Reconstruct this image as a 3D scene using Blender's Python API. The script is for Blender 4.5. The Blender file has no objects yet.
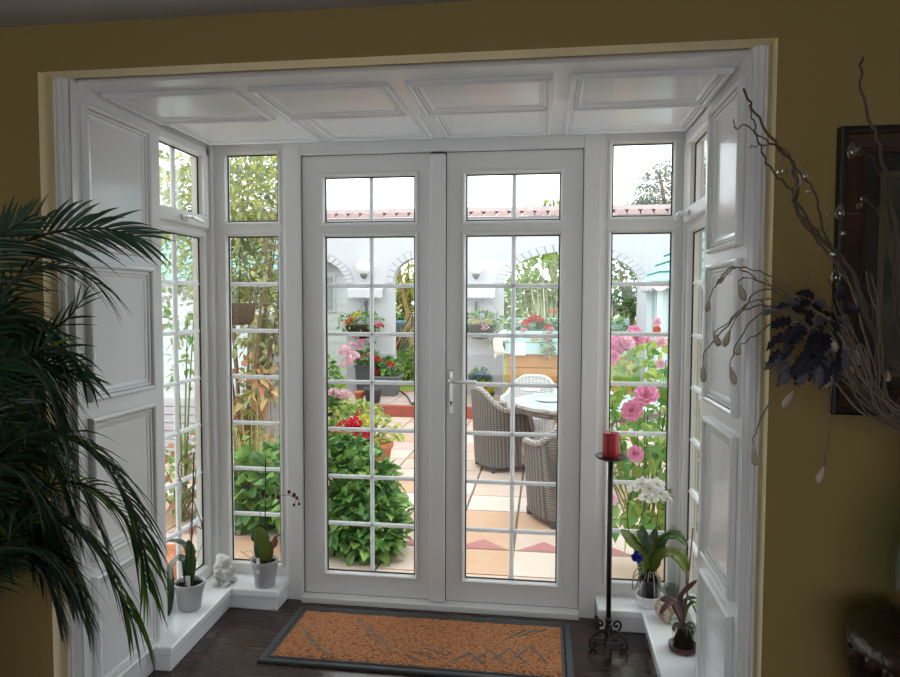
import bpy, bmesh, math, random
from math import sin, cos, pi, sqrt, radians
from mathutils import Vector as V, Matrix

random.seed(7)
SC = bpy.context.scene
COL = SC.collection

# ------------------------------------------------------------------ camera model
FPX, YAW, PIT, ROL, HC = 690.0, .1365, -.0513, .003, 1.485
FW = V((-sin(YAW) * cos(PIT), cos(YAW) * cos(PIT), sin(PIT)))
RT = V((cos(YAW), sin(YAW), 0)); UP = RT.cross(FW)
RT, UP = cos(ROL) * RT + sin(ROL) * UP, -sin(ROL) * RT + cos(ROL) * UP
CAM = V((0, 0, HC))


def ray(x, y): return FW + RT * ((x - 450) / FPX) - UP * ((y - 338.5) / FPX)
def pX(x, y, c): d = ray(x, y); return CAM + d * (c / d.x)
def pY(x, y, c): d = ray(x, y); return CAM + d * (c / d.y)
def pZ(x, y, c): d = ray(x, y); return CAM + d * ((c - HC) / d.z)


# ------------------------------------------------------------------ materials
MATS = {}


def mat(name, col, rough=.5, spec=.5, metal=0., var=.12, scale=8., bump=0., bscale=60., col2=None, trans=0., coat=0.):
    """principled paint with a soft noise variation of its own colour and an optional bump"""
    if name in MATS: return MATS[name]
    m = bpy.data.materials.new(name); m.use_nodes = True
    nt = m.node_tree; N = nt.nodes; L = nt.links
    b = N['Principled BSDF']
    b.inputs['Roughness'].default_value = rough
    b.inputs['Specular IOR Level'].default_value = spec
    b.inputs['Metallic'].default_value = metal
    b.inputs['Coat Weight'].default_value = coat
    tc = N.new('ShaderNodeTexCoord')
    nz = N.new('ShaderNodeTexNoise'); nz.inputs['Scale'].default_value = scale; nz.inputs['Detail'].default_value = 4
    L.new(tc.outputs['Object'], nz.inputs['Vector'])
    mx = N.new('ShaderNodeMix'); mx.data_type = 'RGBA'
    c2 = col2 if col2 else tuple(max(0, c * (1 - 2 * var)) for c in col)
    mx.inputs[6].default_value = (*col, 1); mx.inputs[7].default_value = (*c2, 1)
    L.new(nz.outputs['Fac'], mx.inputs[0])
    L.new(mx.outputs[2], b.inputs['Base Color'])
    if bump:
        n2 = N.new('ShaderNodeTexNoise'); n2.inputs['Scale'].default_value = bscale; n2.inputs['Detail'].default_value = 3
        L.new(tc.outputs['Object'], n2.inputs['Vector'])
        bp = N.new('ShaderNodeBump'); bp.inputs['Strength'].default_value = bump; bp.inputs['Distance'].default_value = .01
        L.new(n2.outputs['Fac'], bp.inputs['Height']); L.new(bp.outputs['Normal'], b.inputs['Normal'])
    if trans:
        out = N['Material Output']; tr = N.new('ShaderNodeBsdfTranslucent'); ms = N.new('ShaderNodeMixShader')
        ms.inputs[0].default_value = trans
        L.new(mx.outputs[2], tr.inputs['Color']); L.new(b.outputs[0], ms.inputs[1]); L.new(tr.outputs[0], ms.inputs[2])
        L.new(ms.outputs[0], out.inputs['Surface'])
    MATS[name] = m
    return m


def node_mat(name, fn):
    m = bpy.data.materials.new(name); m.use_nodes = True
    fn(m.node_tree, m.node_tree.nodes, m.node_tree.links, m.node_tree.nodes['Principled BSDF'])
    MATS[name] = m
    return m


def ramp(N, stops):
    r = N.new('ShaderNodeValToRGB'); e = r.color_ramp.elements
    while len(e) < len(stops): e.new(.5)
    for k, (p, c) in enumerate(stops): e[k].position = p; e[k].color = (*c, 1)
    return r


def glass_fn(tint, refl):
    def fn(nt, N, L, b):
        out = N['Material Output']; N.remove(b)
        t = N.new('ShaderNodeBsdfTransparent'); t.inputs[0].default_value = (*tint, 1)
        g = N.new('ShaderNodeBsdfGlossy'); g.inputs['Roughness'].default_value = .02
        lw = N.new('ShaderNodeLayerWeight'); lw.inputs['Blend'].default_value = .5
        pw = N.new('ShaderNodeMath'); pw.operation = 'POWER'; pw.inputs[1].default_value = 4.5; L.new(lw.outputs['Facing'], pw.inputs[0])
        f = N.new('ShaderNodeMath'); f.operation = 'MULTIPLY_ADD'; f.inputs[1].default_value = .9; f.inputs[2].default_value = ((refl - 1) / (refl + 1)) ** 2 * .8; L.new(pw.outputs[0], f.inputs[0])
        nz = N.new('ShaderNodeTexNoise'); nz.inputs['Scale'].default_value = 2
        bp = N.new('ShaderNodeBump'); bp.inputs['Strength'].default_value = .02
        L.new(nz.outputs['Fac'], bp.inputs['Height']); L.new(bp.outputs[0], g.inputs['Normal'])
        ms = N.new('ShaderNodeMixShader')
        L.new(f.outputs[0], ms.inputs[0]); L.new(t.outputs[0], ms.inputs[1]); L.new(g.outputs[0], ms.inputs[2])
        L.new(ms.outputs[0], out.inputs['Surface'])
    return fn


GLASS = node_mat('window_glass', glass_fn((.96, .98, .97), 1.45))
CLEAR = node_mat('clear_glass', glass_fn((.80, .83, .81), 1.5))
VASEG = node_mat('vase_glass', glass_fn((.80, .86, .82), 1.9))
CRYST = node_mat('crystal', glass_fn((.93, .93, .95), 2.6))

WHITE = mat('white_gloss_paint', (.80, .80, .815), .24, .5, var=.01, scale=3, bump=.06, bscale=35, coat=.25)
UPVC = mat('white_frame', (.715, .71, .705), .34, .5, var=.01, scale=2)
BARS = mat('white_glazing_bar', (.90, .91, .92), .35, .5, var=.01, trans=.35)
SILL = mat('sill_gloss_paint', (.84, .85, .87), .16, .5, var=.01, scale=3, bump=.02, bscale=20, coat=.4)
YELLOW = mat('mustard_wall_paint', (.335, .240, .088), .75, .3, var=.03, scale=3, bump=.08, bscale=180)
CREAM = mat('cream_reveal_paint', (.90, .77, .48), .6, .3, var=.03, scale=4, bump=.04, bscale=120)
CEILW = mat('ceiling_paint', (.62, .61, .60), .8, .2, var=.03, scale=3, bump=.05, bscale=90)
SEALGAP = mat('black_gasket_and_gap', (.015, .015, .015), .5, var=.1)  # black of the glass gaskets; also paints the shadow gaps round the doors
STEEL = mat('satin_steel', (.80, .79, .78), .34, .5, metal=.6, var=.03)
IRON = mat('wrought_iron', (.03, .027, .026), .42, .5, metal=.5, var=.2, bump=.15, bscale=90)
REDWAX = mat('red_wax', (.36, .005, .018), .45, .5, var=.08, scale=14)
WICK = mat('wick', (.04, .035, .03), .9)
POTG = mat('grey_glaze', (.40, .405, .42), .25, .5, var=.03, coat=.3)
PLASTER = mat('white_plaster', (.74, .72, .68), .85, .2, var=.12, scale=25, bump=.5, bscale=70)
SOIL = mat('bark_soil', (.035, .022, .015), .95, .1, var=.4, scale=60, bump=1, bscale=120)
ROOT = mat('aerial_root', (.40, .40, .32), .7, .3, var=.2, scale=30)
STAKE = mat('green_stake', (.02, .03, .022), .6, .3)
CANE = mat('brown_cane', (.25, .10, .055), .6, .3, var=.2)
ORL = mat('orchid_leaf', (.075, .16, .03), .32, .5, var=.2, scale=12, trans=.22)
ORLY = mat('orchid_leaf_yellowish', (.20, .27, .045), .32, .5, var=.2, scale=12, trans=.3)
ORLD = mat('orchid_leaf_dark', (.03, .07, .035), .3, .5, var=.2, scale=12, trans=.1)
ORS = mat('orchid_stem', (.10, .07, .035), .5, .4)
ORW = mat('white_petal', (.86, .86, .84), .5, .3, var=.02, trans=.4)
ORP = mat('purple_petal', (.16, .02, .05), .5, .3, var=.2, trans=.3)
BLUEF = mat('blue_petal', (.02, .045, .42), .6, .3, var=.2)
WINE = mat('wine_leaf', (.15, .055, .055), .4, .4, var=.3, scale=20, trans=.15)
PALM = [mat('palm_leaf', (.045, .105, .052), .30, .45, var=.2, scale=10, trans=.22),
        mat('palm_leaf_dark', (.024, .062, .036), .34, .40, var=.2, scale=10, trans=.15),
        mat('palm_leaf_backlit', (.14, .26, .035), .36, .45, var=.2, scale=10, trans=.4)]  # last one: brighter leaf with backlight put into its colour
PALMDRY = mat('dry_palm_leaf', (.38, .17, .03), .6, .3, var=.25, trans=.3)
PALMST = mat('palm_stem', (.035, .045, .02), .5, .4)
BASKET = mat('dark_basket', (.06, .04, .025), .8, .2, var=.3, scale=40, bump=1, bscale=80)
TWIG = mat('pale_twig', (.30, .24, .18), .75, .3, var=.25, scale=30, bump=.4, bscale=150)
TWIGD = mat('brown_twig', (.16, .12, .09), .75, .3, var=.25, scale=30, bump=.4, bscale=150)
POD = mat('pearl_pod', (.56, .47, .37), .45, .5, var=.15, scale=20)
INKLEAF = mat('ink_leaf', (.022, .019, .036), .6, .4, var=.3, scale=20)
SILVL = mat('frosted_leaf', (.15, .145, .175), .6, .4, var=.3, scale=25)
FRAMEW = mat('antique_frame_wood', (.075, .030, .016), .38, .5, var=.3, scale=12, bump=.25, bscale=60)
FRAMEB = mat('frame_black_edge', (.012, .010, .009), .4)
FRAMEI = mat('frame_light_inlay', (.16, .10, .055), .4, var=.2)
CARVED = mat('carved_dark_wood', (.055, .024, .013), .32, .5, var=.35, scale=14, bump=.5, bscale=45)
RUBBER = mat('grey_rubber', (.055, .058, .062), .6, .3, var=.1, scale=20, bump=.2, bscale=120)
RUBBERL = mat('pale_rubber_rib', (.20, .19, .18), .7, .3, var=.2, scale=30)


def floor_fn(nt, N, L, b):
    tc = N.new('ShaderNodeTexCoord')
    br = N.new('ShaderNodeTexBrick'); br.inputs['Scale'].default_value = 1
    br.inputs['Brick Width'].default_value = 1.9; br.inputs['Row Height'].default_value = .13
    br.inputs['Mortar Size'].default_value = .0025; br.inputs['Color1'].default_value = (.042, .020, .016, 1)
    br.inputs['Color2'].default_value = (.028, .013, .011, 1); br.inputs['Mortar'].default_value = (.006, .004, .004, 1)
    L.new(tc.outputs['Object'], br.inputs['Vector'])
    mp = N.new('ShaderNodeMapping'); mp.inputs['Scale'].default_value = (4, 40, 1); L.new(tc.outputs['Object'], mp.inputs[0])
    nz = N.new('ShaderNodeTexNoise'); nz.inputs['Scale'].default_value = 1.5; nz.inputs['Detail'].default_value = 6
    L.new(mp.outputs[0], nz.inputs['Vector'])
    mx = N.new('ShaderNodeMix'); mx.data_type = 'RGBA'; mx.blend_type = 'MULTIPLY'; mx.inputs[0].default_value = .8
    r = ramp(N, [(.3, (.55, .55, .55)), (.75, (1.5, 1.4, 1.35))])
    L.new(nz.outputs['Fac'], r.inputs[0]); L.new(br.outputs['Color'], mx.inputs[6]); L.new(r.outputs[0], mx.inputs[7])
    L.new(mx.outputs[2], b.inputs['Base Color'])
    r2 = ramp(N, [(.3, (.18,) * 3), (.8, (.36,) * 3)]); L.new(nz.outputs['Fac'], r2.inputs[0]); L.new(r2.outputs[0], b.inputs['Roughness'])
    bp = N.new('ShaderNodeBump'); bp.inputs['Strength'].default_value = .15; bp.inputs['Distance'].default_value = .004
    L.new(nz.outputs['Fac'], bp.inputs['Height']); L.new(bp.outputs[0], b.inputs['Normal'])
DARKWOOD = node_mat('dark_floorboards', floor_fn)


def coir_fn(nt, N, L, b):
    tc = N.new('ShaderNodeTexCoord')
    mp = N.new('ShaderNodeMapping'); mp.inputs['Scale'].default_value = (1, 1.5, 1); L.new(tc.outputs['Object'], mp.inputs[0])
    vo = N.new('ShaderNodeTexVoronoi'); vo.inputs['Scale'].default_value = 72; L.new(mp.outputs[0], vo.inputs['Vector'])
    nz = N.new('ShaderNodeTexNoise'); nz.inputs['Scale'].default_value = 260; nz.inputs['Detail'].default_value = 3
    L.new(tc.outputs['Object'], nz.inputs['Vector'])
    r = ramp(N, [(.0, (.56, .27, .125)), (.55, (.44, .19, .085)), (.9, (.20, .085, .045))])
    L.new(vo.outputs['Distance'], r.inputs[0])
    mx = N.new('ShaderNodeMix'); mx.data_type = 'RGBA'; mx.blend_type = 'MULTIPLY'; mx.inputs[0].default_value = .7
    r3 = ramp(N, [(.3, (.55, .5, .45)), (.7, (1.35, 1.3, 1.3))]); L.new(nz.outputs['Fac'], r3.inputs[0])
    L.new(r.outputs[0], mx.inputs[6]); L.new(r3.outputs[0], mx.inputs[7]); L.new(mx.outputs[2], b.inputs['Base Color'])
    b.inputs['Roughness'].default_value = .95; b.inputs['Specular IOR Level'].default_value = .1
    bp = N.new('ShaderNodeBump'); bp.inputs['Strength'].default_value = 1; bp.inputs['Distance'].default_value = .012; bp.invert = True
    L.new(vo.outputs['Distance'], bp.inputs['Height']); L.new(bp.outputs[0], b.inputs['Normal'])
COIR = node_mat('coir', coir_fn)


def wicker_fn(c1, c2):
    def fn(nt, N, L, b):
        tc = N.new('ShaderNodeTexCoord')
        w1 = N.new('ShaderNodeTexWave'); w1.bands_direction = 'Z'; w1.inputs['Scale'].default_value = 16
        w2 = N.new('ShaderNodeTexWave'); w2.bands_direction = 'DIAGONAL'; w2.inputs['Scale'].default_value = 14
        mp = N.new('ShaderNodeMapping'); mp.inputs['Scale'].default_value = (1, 1, .02)
        L.new(tc.outputs['Object'], w1.inputs['Vector']); L.new(tc.outputs['Object'], mp.inputs[0]); L.new(mp.outputs[0], w2.inputs['Vector'])
        mu = N.new('ShaderNodeMath'); mu.operation = 'MULTIPLY'; L.new(w1.outputs['Fac'], mu.inputs[0]); L.new(w2.outputs['Fac'], mu.inputs[1])
        r = ramp(N, [(.0, c2), (.6, c1)]); L.new(mu.outputs[0], r.inputs[0]); L.new(r.outputs[0], b.inputs['Base Color'])
        b.inputs['Roughness'].default_value = .7
        bp = N.new('ShaderNodeBump'); bp.inputs['Strength'].default_value = .8; bp.inputs['Distance'].default_value = .01
        L.new(mu.outputs[0], bp.inputs['Height']); L.new(bp.outputs[0], b.inputs['Normal'])
    return fn
WICKER = node_mat('grey_brown_wicker', wicker_fn((.27, .23, .21), (.085, .07, .062)))
WICKERGLARE = node_mat('glare_paled_wicker', wicker_fn((.75, .74, .72), (.45, .44, .43)))  # wicker of the far chairs, made pale to paint in the glare

WICKERL = node_mat('pale_braided_wicker', wicker_fn((.50, .44, .41), (.24, .20, .19)))


def plank_fn(c1, c2, h, dirz=True):
    def fn(nt, N, L, b):
        tc = N.new('ShaderNodeTexCoord'); mp = N.new('ShaderNodeMapping')
        if dirz: mp.inputs['Rotation'].default_value = (pi / 2, 0, 0)
        L.new(tc.outputs['Object'], mp.inputs[0])
        br = N.new('ShaderNodeTexBrick'); br.inputs['Scale'].default_value = 1; br.inputs['Brick Width'].default_value = 9
        br.inputs['Row Height'].default_value = h; br.inputs['Mortar Size'].default_value = .004
        br.inputs['Color1'].default_value = (*c1, 1); br.inputs['Color2'].default_value = (*c2, 1)
        br.inputs['Mortar'].default_value = (*(x * .35 for x in c2), 1)
        L.new(mp.outputs[0], br.inputs['Vector']); L.new(br.outputs['Color'], b.inputs['Base Color'])
        b.inputs['Roughness'].default_value = .7
    return fn


GWALL = mat('white_render', (.61, .605, .635), .85, .2, var=.03, scale=5, bump=.15, bscale=40)
GWALLLOW = mat('lavender_grey_render', (.50, .49, .53), .85, .2, var=.05, scale=5, bump=.15, bscale=40)
JOINT = mat('grey_joint', (.36, .36, .38), .9, .1)
TILE = mat('pink_clay_tile', (.60, .42, .41), .8, .2, var=.2, scale=9)
TILEL = mat('pale_clay_tile', (.60, .52, .51), .8, .2, var=.15, scale=9)
REDT = mat('red_quarry_tile', (.50, .13, .09), .6, .3, var=.2, scale=9)
TERRA = mat('terracotta', (.62, .24, .12), .8, .2, var=.12, scale=14)
TERRTOP = mat('terrace_tile', (.62, .48, .42), .8, .2, var=.2, scale=4)
GLOBE = mat('opal_globe', (.93, .93, .93), .2, .5, var=.0)
DGREY = mat('dark_planter', (.085, .085, .095), .6, .3, var=.15, scale=12)
MGREY = mat('grey_planter', (.20, .20, .21), .7, .3, var=.2, scale=12, bump=.3, bscale=30)
TEALP = mat('pale_teal_paint', (.46, .66, .65), .6, .3, var=.06, scale=6)
TEALR = mat('turquoise_board', (.36, .68, .67), .6, .3, var=.1, scale=6)
TEALD = mat('turquoise_board_edge', (.10, .22, .22), .7, .3)
PALEB = mat('pale_blue_paint', (.66, .80, .83), .6, .3, var=.04)
CURT = mat('grey_curtain', (.42, .44, .46), .8, .2, var=.15, scale=9)
DARKIN = mat('shaded_interior', (.10, .115, .12), .8, .2, var=.2, scale=4)
PINE = mat('orange_pine', (.60, .31, .09), .65, .3, var=.25, scale=9)
SIGNW = mat('white_sign', (.86, .85, .84), .6, .3, var=.01)
SCRIB = mat('grey_lettering', (.35, .30, .30), .7)
IVORY = mat('cream_ornament', (.80, .75, .62), .7, .3, var=.08, scale=20)
FENCE = mat('weathered_fence', (.30, .285, .275), .85, .2, var=.2, scale=9)
SHEDW = mat('white_clapboard', (.68, .70, .72), .7, .2, var=.03)
TANBARK = mat('tan_bark', (.62, .42, .24), .9, .1, var=.2, scale=20)
BARK = mat('bark', (.30, .20, .12), .9, .1, var=.3, scale=20, bump=.6, bscale=30)
STEMG = mat('green_stem', (.16, .22, .07), .7, .2, var=.2)
GRASS = mat('lawn_grass', (.28, .38, .06), .95, .1, var=.3, scale=12, bump=.6, bscale=120)
HOSE = mat('dark_hose', (.05, .055, .05), .6)
CUSH = mat('white_cushion', (.86, .86, .86), .9, .1, var=.03)
TABLEG = mat('pale_glass_top', (.55, .68, .66), .08, .6, var=.03)
CHINA = mat('white_china', (.85, .84, .84), .2, .5, var=.02)
BLUEW = mat('pool_blue', (.16, .36, .55), .4, .5, var=.1)
LEAF = [mat('leaf_green', (.17, .38, .085), .42, .4, var=.2, scale=10, trans=.3),
        mat('leaf_mid', (.32, .53, .14), .42, .4, var=.2, scale=10, trans=.3),
        mat('leaf_dark', (.09, .22, .06), .42, .4, var=.2, scale=10, trans=.2)]
VINE = [mat('vine_yellow', (.66, .66, .20), .5, .3, var=.2, scale=10, trans=.35),
        mat('vine_olive', (.38, .45, .18), .5, .3, var=.2, scale=10, trans=.3),
        mat('vine_grey', (.50, .52, .40), .55, .3, var=.25, scale=10, trans=.3)]
AUT = [mat('autumn_rust', (.62, .30, .18), .5, .3, var=.2, scale=10, trans=.3),
       mat('autumn_gold', (.74, .56, .24), .5, .3, var=.2, scale=10, trans=.3), VINE[1]]
STRAW = [mat('straw_blade', (.62, .50, .22), .6, .2, var=.2, scale=10, trans=.3), mat('olive_blade', (.38, .38, .12), .6, .2, var=.2, scale=10, trans=.3)]
BLADE = [mat('variegated_blade', (.84, .84, .60), .5, .3, var=.15, scale=10, trans=.5), mat('green_blade', (.48, .56, .26), .5, .3, var=.2, scale=10, trans=.5),
         mat('dusky_blade', (.34, .32, .20), .5, .3, var=.25, scale=10, trans=.2)]
REDB = [mat('red_blade', (.33, .08, .07), .5, .3, var=.25, scale=10, trans=.3)]
TREEG = [mat('tree_grey_green', (.30, .34, .24), .6, .2, var=.2, scale=4, trans=.2), mat('tree_olive', (.42, .44, .32), .6, .2, var=.2, scale=4, trans=.2),
         mat('tree_mauve', (.40, .38, .42), .6, .2, var=.2, scale=4, trans=.2)]
HEDGE = [mat('hedge_bright', (.46, .58, .12), .5, .3, var=.2, scale=6, trans=.35), mat('hedge_gold', (.72, .64, .20), .5, .3, var=.2, scale=6, trans=.35),
         mat('hedge_dark', (.12, .20, .09), .5, .3, var=.2, scale=6, trans=.2)]
PINK = mat('pink_petal', (.86, .36, .54), .6, .2, var=.15, scale=30, trans=.3)
PALEPINK = mat('pale_pink_petal', (.90, .60, .68), .6, .2, var=.1, scale=30, trans=.3)
RED = mat('red_petal', (.70, .03, .07), .6, .2, var=.15, scale=30, trans=.25)
CORAL = mat('coral_petal', (.85, .18, .07), .6, .2, var=.15, scale=30, trans=.25)
HYD = mat('blue_grey_floret', (.22, .33, .42), .6, .2, var=.2, scale=30, trans=.2)
YELF = mat('yellow_petal', (.75, .62, .05), .6, .2, var=.15, scale=30, trans=.2)


# ------------------------------------------------------------------ mesh builder
class MB:
    def __init__(s): s.v = []; s.f = []; s.m = []
    def add(s, vs, fs, mi=0):
        b = len(s.v); s.v += [tuple(p) for p in vs]; s.f += [tuple(b + i for i in q) for q in fs]; s.m += [mi] * len(fs)
    def box(s, lo, hi, mi=0, M=None):
        x0, y0, z0 = lo; x1, y1, z1 = hi
        vs = [V(p) for p in ((x0, y0, z0), (x1, y0, z0), (x1, y1, z0), (x0, y1, z0), (x0, y0, z1), (x1, y0, z1), (x1, y1, z1), (x0, y1, z1))]
        if M: vs = [M @ p for p in vs]
        s.add(vs, [(0, 3, 2, 1), (4, 5, 6, 7), (0, 1, 5, 4), (1, 2, 6, 5), (2, 3, 7, 6), (3, 0, 4, 7)], mi)
    def tube(s, pts, r, n=6, mi=0, cap=True):
        pts = [V(p) for p in pts]; k = len(pts)
        rs = r if isinstance(r, (list, tuple)) else [r] * k
        vs = []; prev = None
        for i, p in enumerate(pts):
            t = (pts[min(i + 1, k - 1)] - pts[max(i - 1, 0)])
            t = t.normalized() if t.length > 1e-9 else V((0, 0, 1))
            if prev is None:
                a = V((0, 0, 1)) if abs(t.z) < .9 else V((1, 0, 0)); u = t.cross(a).normalized()
            else:
                u = prev - t * prev.dot(t); u = u.normalized() if u.length > 1e-6 else t.orthogonal().normalized()
            prev = u; w = t.cross(u)
            for j in range(n): vs.append(p + (u * cos(2 * pi * j / n) + w * sin(2 * pi * j / n)) * rs[i])
        fs = [(i * n + j, i * n + (j + 1) % n, (i + 1) * n + (j + 1) % n, (i + 1) * n + j) for i in range(k - 1) for j in range(n)]
        if cap: fs += [tuple(reversed(range(n))), tuple(range((k - 1) * n, k * n))]
        s.add(vs, fs, mi)
    def lathe(s, prof, c=(0, 0, 0), n=24, mi=0, sx=1., sy=1.):
        vs = []; k = len(prof)
        for r, z in prof:
            for j in range(n): vs.append((c[0] + r * sx * cos(2 * pi * j / n), c[1] + r * sy * sin(2 * pi * j / n), c[2] + z))
        fs = [(i * n + j, i * n + (j + 1) % n, (i + 1) * n + (j + 1) % n, (i + 1) * n + j) for i in range(k - 1) for j in range(n)]
        if prof[0][0] > 1e-5: fs.append(tuple(reversed(range(n))))
        if prof[-1][0] > 1e-5: fs.append(tuple(range((k - 1) * n, k * n)))
        s.add(vs, fs, mi)
    def ball(s, c, r, nu=10, nv=7, mi=0, M=None):
        r3 = r if isinstance(r, (list, tuple)) else (r, r, r)
        vs = []
        for i in range(nv + 1):
            th = pi * i / nv
            for j in range(nu):
                ph = 2 * pi * j / nu
                p = V((r3[0] * sin(th) * cos(ph), r3[1] * sin(th) * sin(ph), r3[2] * cos(th)))
                if M: p = M @ p
                vs.append(V(c) + p)
        fs = [(i * nu + j, (i + 1) * nu + j, (i + 1) * nu + (j + 1) % nu, i * nu + (j + 1) % nu) for i in range(nv) for j in range(nu)]
        s.add(vs, fs, mi)
    def loop(s, o, U, W, Nn, w, h, prof, mi=0):
        """mitred moulding round a rectangle: prof = (inset, height) pairs"""
        o, U, W, Nn = V(o), V(U), V(W), V(Nn); vs = []
        for ins, ht in prof:
            for a, b in ((ins, ins), (w - ins, ins), (w - ins, h - ins), (ins, h - ins)):
                vs.append(o + U * a + W * b + Nn * ht)
        fs = []
        flip = U.cross(W).dot(Nn) < 0
        for i in range(len(prof) - 1):
            for j in range(4):
                q = (i * 4 + j, i * 4 + (j + 1) % 4, (i + 1) * 4 + (j + 1) % 4, (i + 1) * 4 + j)
                fs.append(tuple(reversed(q)) if flip else q)
        s.add(vs, fs, mi)
    def leaf(s, p, d, up, ln, w, droop=.2, fold=.15, mi=0, seg=3, tip=.0, shape=None):
        """a folded blade: left edge, midrib, right edge"""
        p = V(p); d = V(d).normalized(); up = V(up)
        sd = d.cross(up)
        sd = sd.normalized() if sd.length > 1e-6 else d.orthogonal().normalized()
        nn = sd.cross(d).normalized(); vs = []
        prof = shape or [.25, 1., .72, .06]
        k = len(prof)
        for i in range(k):
            t = i / (k - 1)
            c = p + d * (ln * t * (1 - .25 * droop * t)) - V((0, 0, 1)) * (droop * ln * t * t)
            ww = w * prof[i] / 2
            vs += [c - sd * ww + nn * (fold * ww), c, c + sd * ww + nn * (fold * ww)]
        fs = []
        for i in range(k - 1):
            a = i * 3
            fs += [(a, a + 1, a + 4, a + 3), (a + 1, a + 2, a + 5, a + 4)]
        s.add(vs, fs, mi)
    def build(s, name, mats, parent=None, smooth=False, bevel=0, label=None, kind=None):
        me = bpy.data.meshes.new(name); me.from_pydata(s.v, [], s.f); me.update()
        mats = mats if isinstance(mats, (list, tuple)) else [mats]
        for m in mats: me.materials.append(m)
        if len(mats) > 1: me.polygons.foreach_set('material_index', [min(i, len(mats) - 1) for i in s.m])
        if smooth: me.polygons.foreach_set('use_smooth', [True] * len(me.polygons))
        o = bpy.data.objects.new(name, me); COL.objects.link(o)
        if bevel:
            b = o.modifiers.new('bevel', 'BEVEL'); b.width = bevel; b.segments = 2; b.limit_method = 'ANGLE'
        if parent is not None: adopt(o, parent)
        if label: o['label'] = label
        if kind: o['kind'] = kind
        return o


def adopt(o, p):
    o.parent = p
    q = p; off = V((0, 0, 0))
    while q is not None: off += q.location; q = q.parent
    o.location = o.location - off


def thing(name, label, cat, loc, group=None):
    o = bpy.data.objects.new(name, None); o.empty_display_size = .05; COL.objects.link(o); o.location = V(loc)
    o['label'] = label; o['category'] = cat
    if group: o['group'] = group
    return o


def tag(o, label, cat, group=None):
    o['label'] = label; o['category'] = cat
    if group: o['group'] = group
    return o


def struct(o, label=None):
    o['kind'] = 'structure'
    if label: o['label'] = label
    return o


def inst(name, me, parent, loc, scale=1., rot=(0, 0, 0), mats=None):
    o = bpy.data.objects.new(name, me); COL.objects.link(o)
    o.location = V(loc); o.rotation_euler = rot; o.scale = (scale,) * 3 if not isinstance(scale, (tuple, list)) else scale
    if parent is not None: adopt(o, parent)
    return o


def origin_to(o, c):
    """move a mesh object's origin to c without moving its shape"""
    c = V(c); o.data.transform(Matrix.Translation(-c)); o.location = o.location + c
    return o


def spline(pts, n=6):
    """Catmull-Rom through pts"""
    P = [V(p) for p in pts]; P = [2 * P[0] - P[1]] + P + [2 * P[-1] - P[-2]]
    out = []
    for i in range(1, len(P) - 2):
        for k in range(n):
            t = k / n; a, b, c, d = P[i - 1:i + 3]
            out.append(.5 * ((2 * b) + (c - a) * t + (2 * a - 5 * b + 4 * c - d) * t * t + (3 * b - a - 3 * c + d) * t ** 3))
    out.append(P[-2])
    return out


def rnd(a, b): return random.uniform(a, b)
def rdir():
    while True:
        v = V((rnd(-1, 1), rnd(-1, 1), rnd(-1, 1)))
        if .05 < v.length < 1: return v.normalized()


# ------------------------------------------------------------------ the room shell
XL, XR = -1.66, .63           # window plane left / right
PLX, PRX = -1.55, .58         # panelled lining left / right
YD = 3.27                     # door plane
YW = 2.04                     # room face of the wall with the opening
OL, OR_, OZ = -1.610, .627, 2.216
RZ = -.15                     # floor of the room, one step below the bay
ZC1, ZC2, ZR = 2.21, 2.26, 2.362
RB = -3.2                     # back of the room

b = MB()
b.box((-3.2, YW, RZ), (OL, YW + .07, 2.6)); b.box((OR_, YW, RZ), (2.6, YW + .07, 2.6)); b.box((OL, YW, OZ), (OR_, YW + .07, 2.6)); b.box((OL, YW + .07, 2.236), (OR_, YW + .115, 2.6))
wall = struct(b.build('wall_front', [YELLOW, CREAM]))
for p in wall.data.polygons:     # the returns of the opening are painted cream
    c, n = p.center, p.normal
    if (abs(c.x - OL) < .002 and n.x > .5) or (abs(c.x - OR_) < .002 and n.x < -.5) or (n.z < -.5 and OZ - .01 < c.z < OZ + .05): p.material_index = 1
b = MB(); b.box((-3.3, RB, RZ), (-3.2, YW + .07, 2.6)); struct(b.build('wall_left', YELLOW))
b = MB(); b.box((2.6, RB, RZ), (2.7, YW + .07, 2.6)); struct(b.build('wall_right', YELLOW))
b = MB(); b.box((-3.3, RB - .1, RZ), (-1.9, RB, 2.6)); b.box((1.3, RB - .1, RZ), (2.7, RB, 2.6)); b.box((-1.9, RB - .1, 2.1), (1.3, RB, 2.6)); b.box((-1.9, RB - .1, RZ), (1.3, RB, .45))  # unseen rear opening, added and sized to let sky light into the room
struct(b.build('wall_back', YELLOW))
b = MB(); b.box((-3.3, RB - .1, ZR), (2.7, YW, 2.65)); struct(b.build('ceiling', CEILW))
b = MB(); b.box((-3.3, RB - .1, RZ - .1), (2.7, 2.48, RZ)); struct(b.build('floor_room', DARKWOOD))
b = MB(); b.box((-1.75, 2.46, -.28), (.72, YD + .06, 0)); struct(b.build('floor', DARKWOOD, bevel=.006))

MOULD = [(0, 0), (0, .012), (.002, .018), (.008, .0215), (.014, .020), (.018, .015), (.019, .003), (.022, .0025), (.0225, .0105), (.030, .009), (.031, .002), (.034, .0015), (.0345, .006), (.041, .004), (.046, .0015), (.0465, -.0005)]
MOULDC = [(p, q * .8) for p, q in MOULD]
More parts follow.
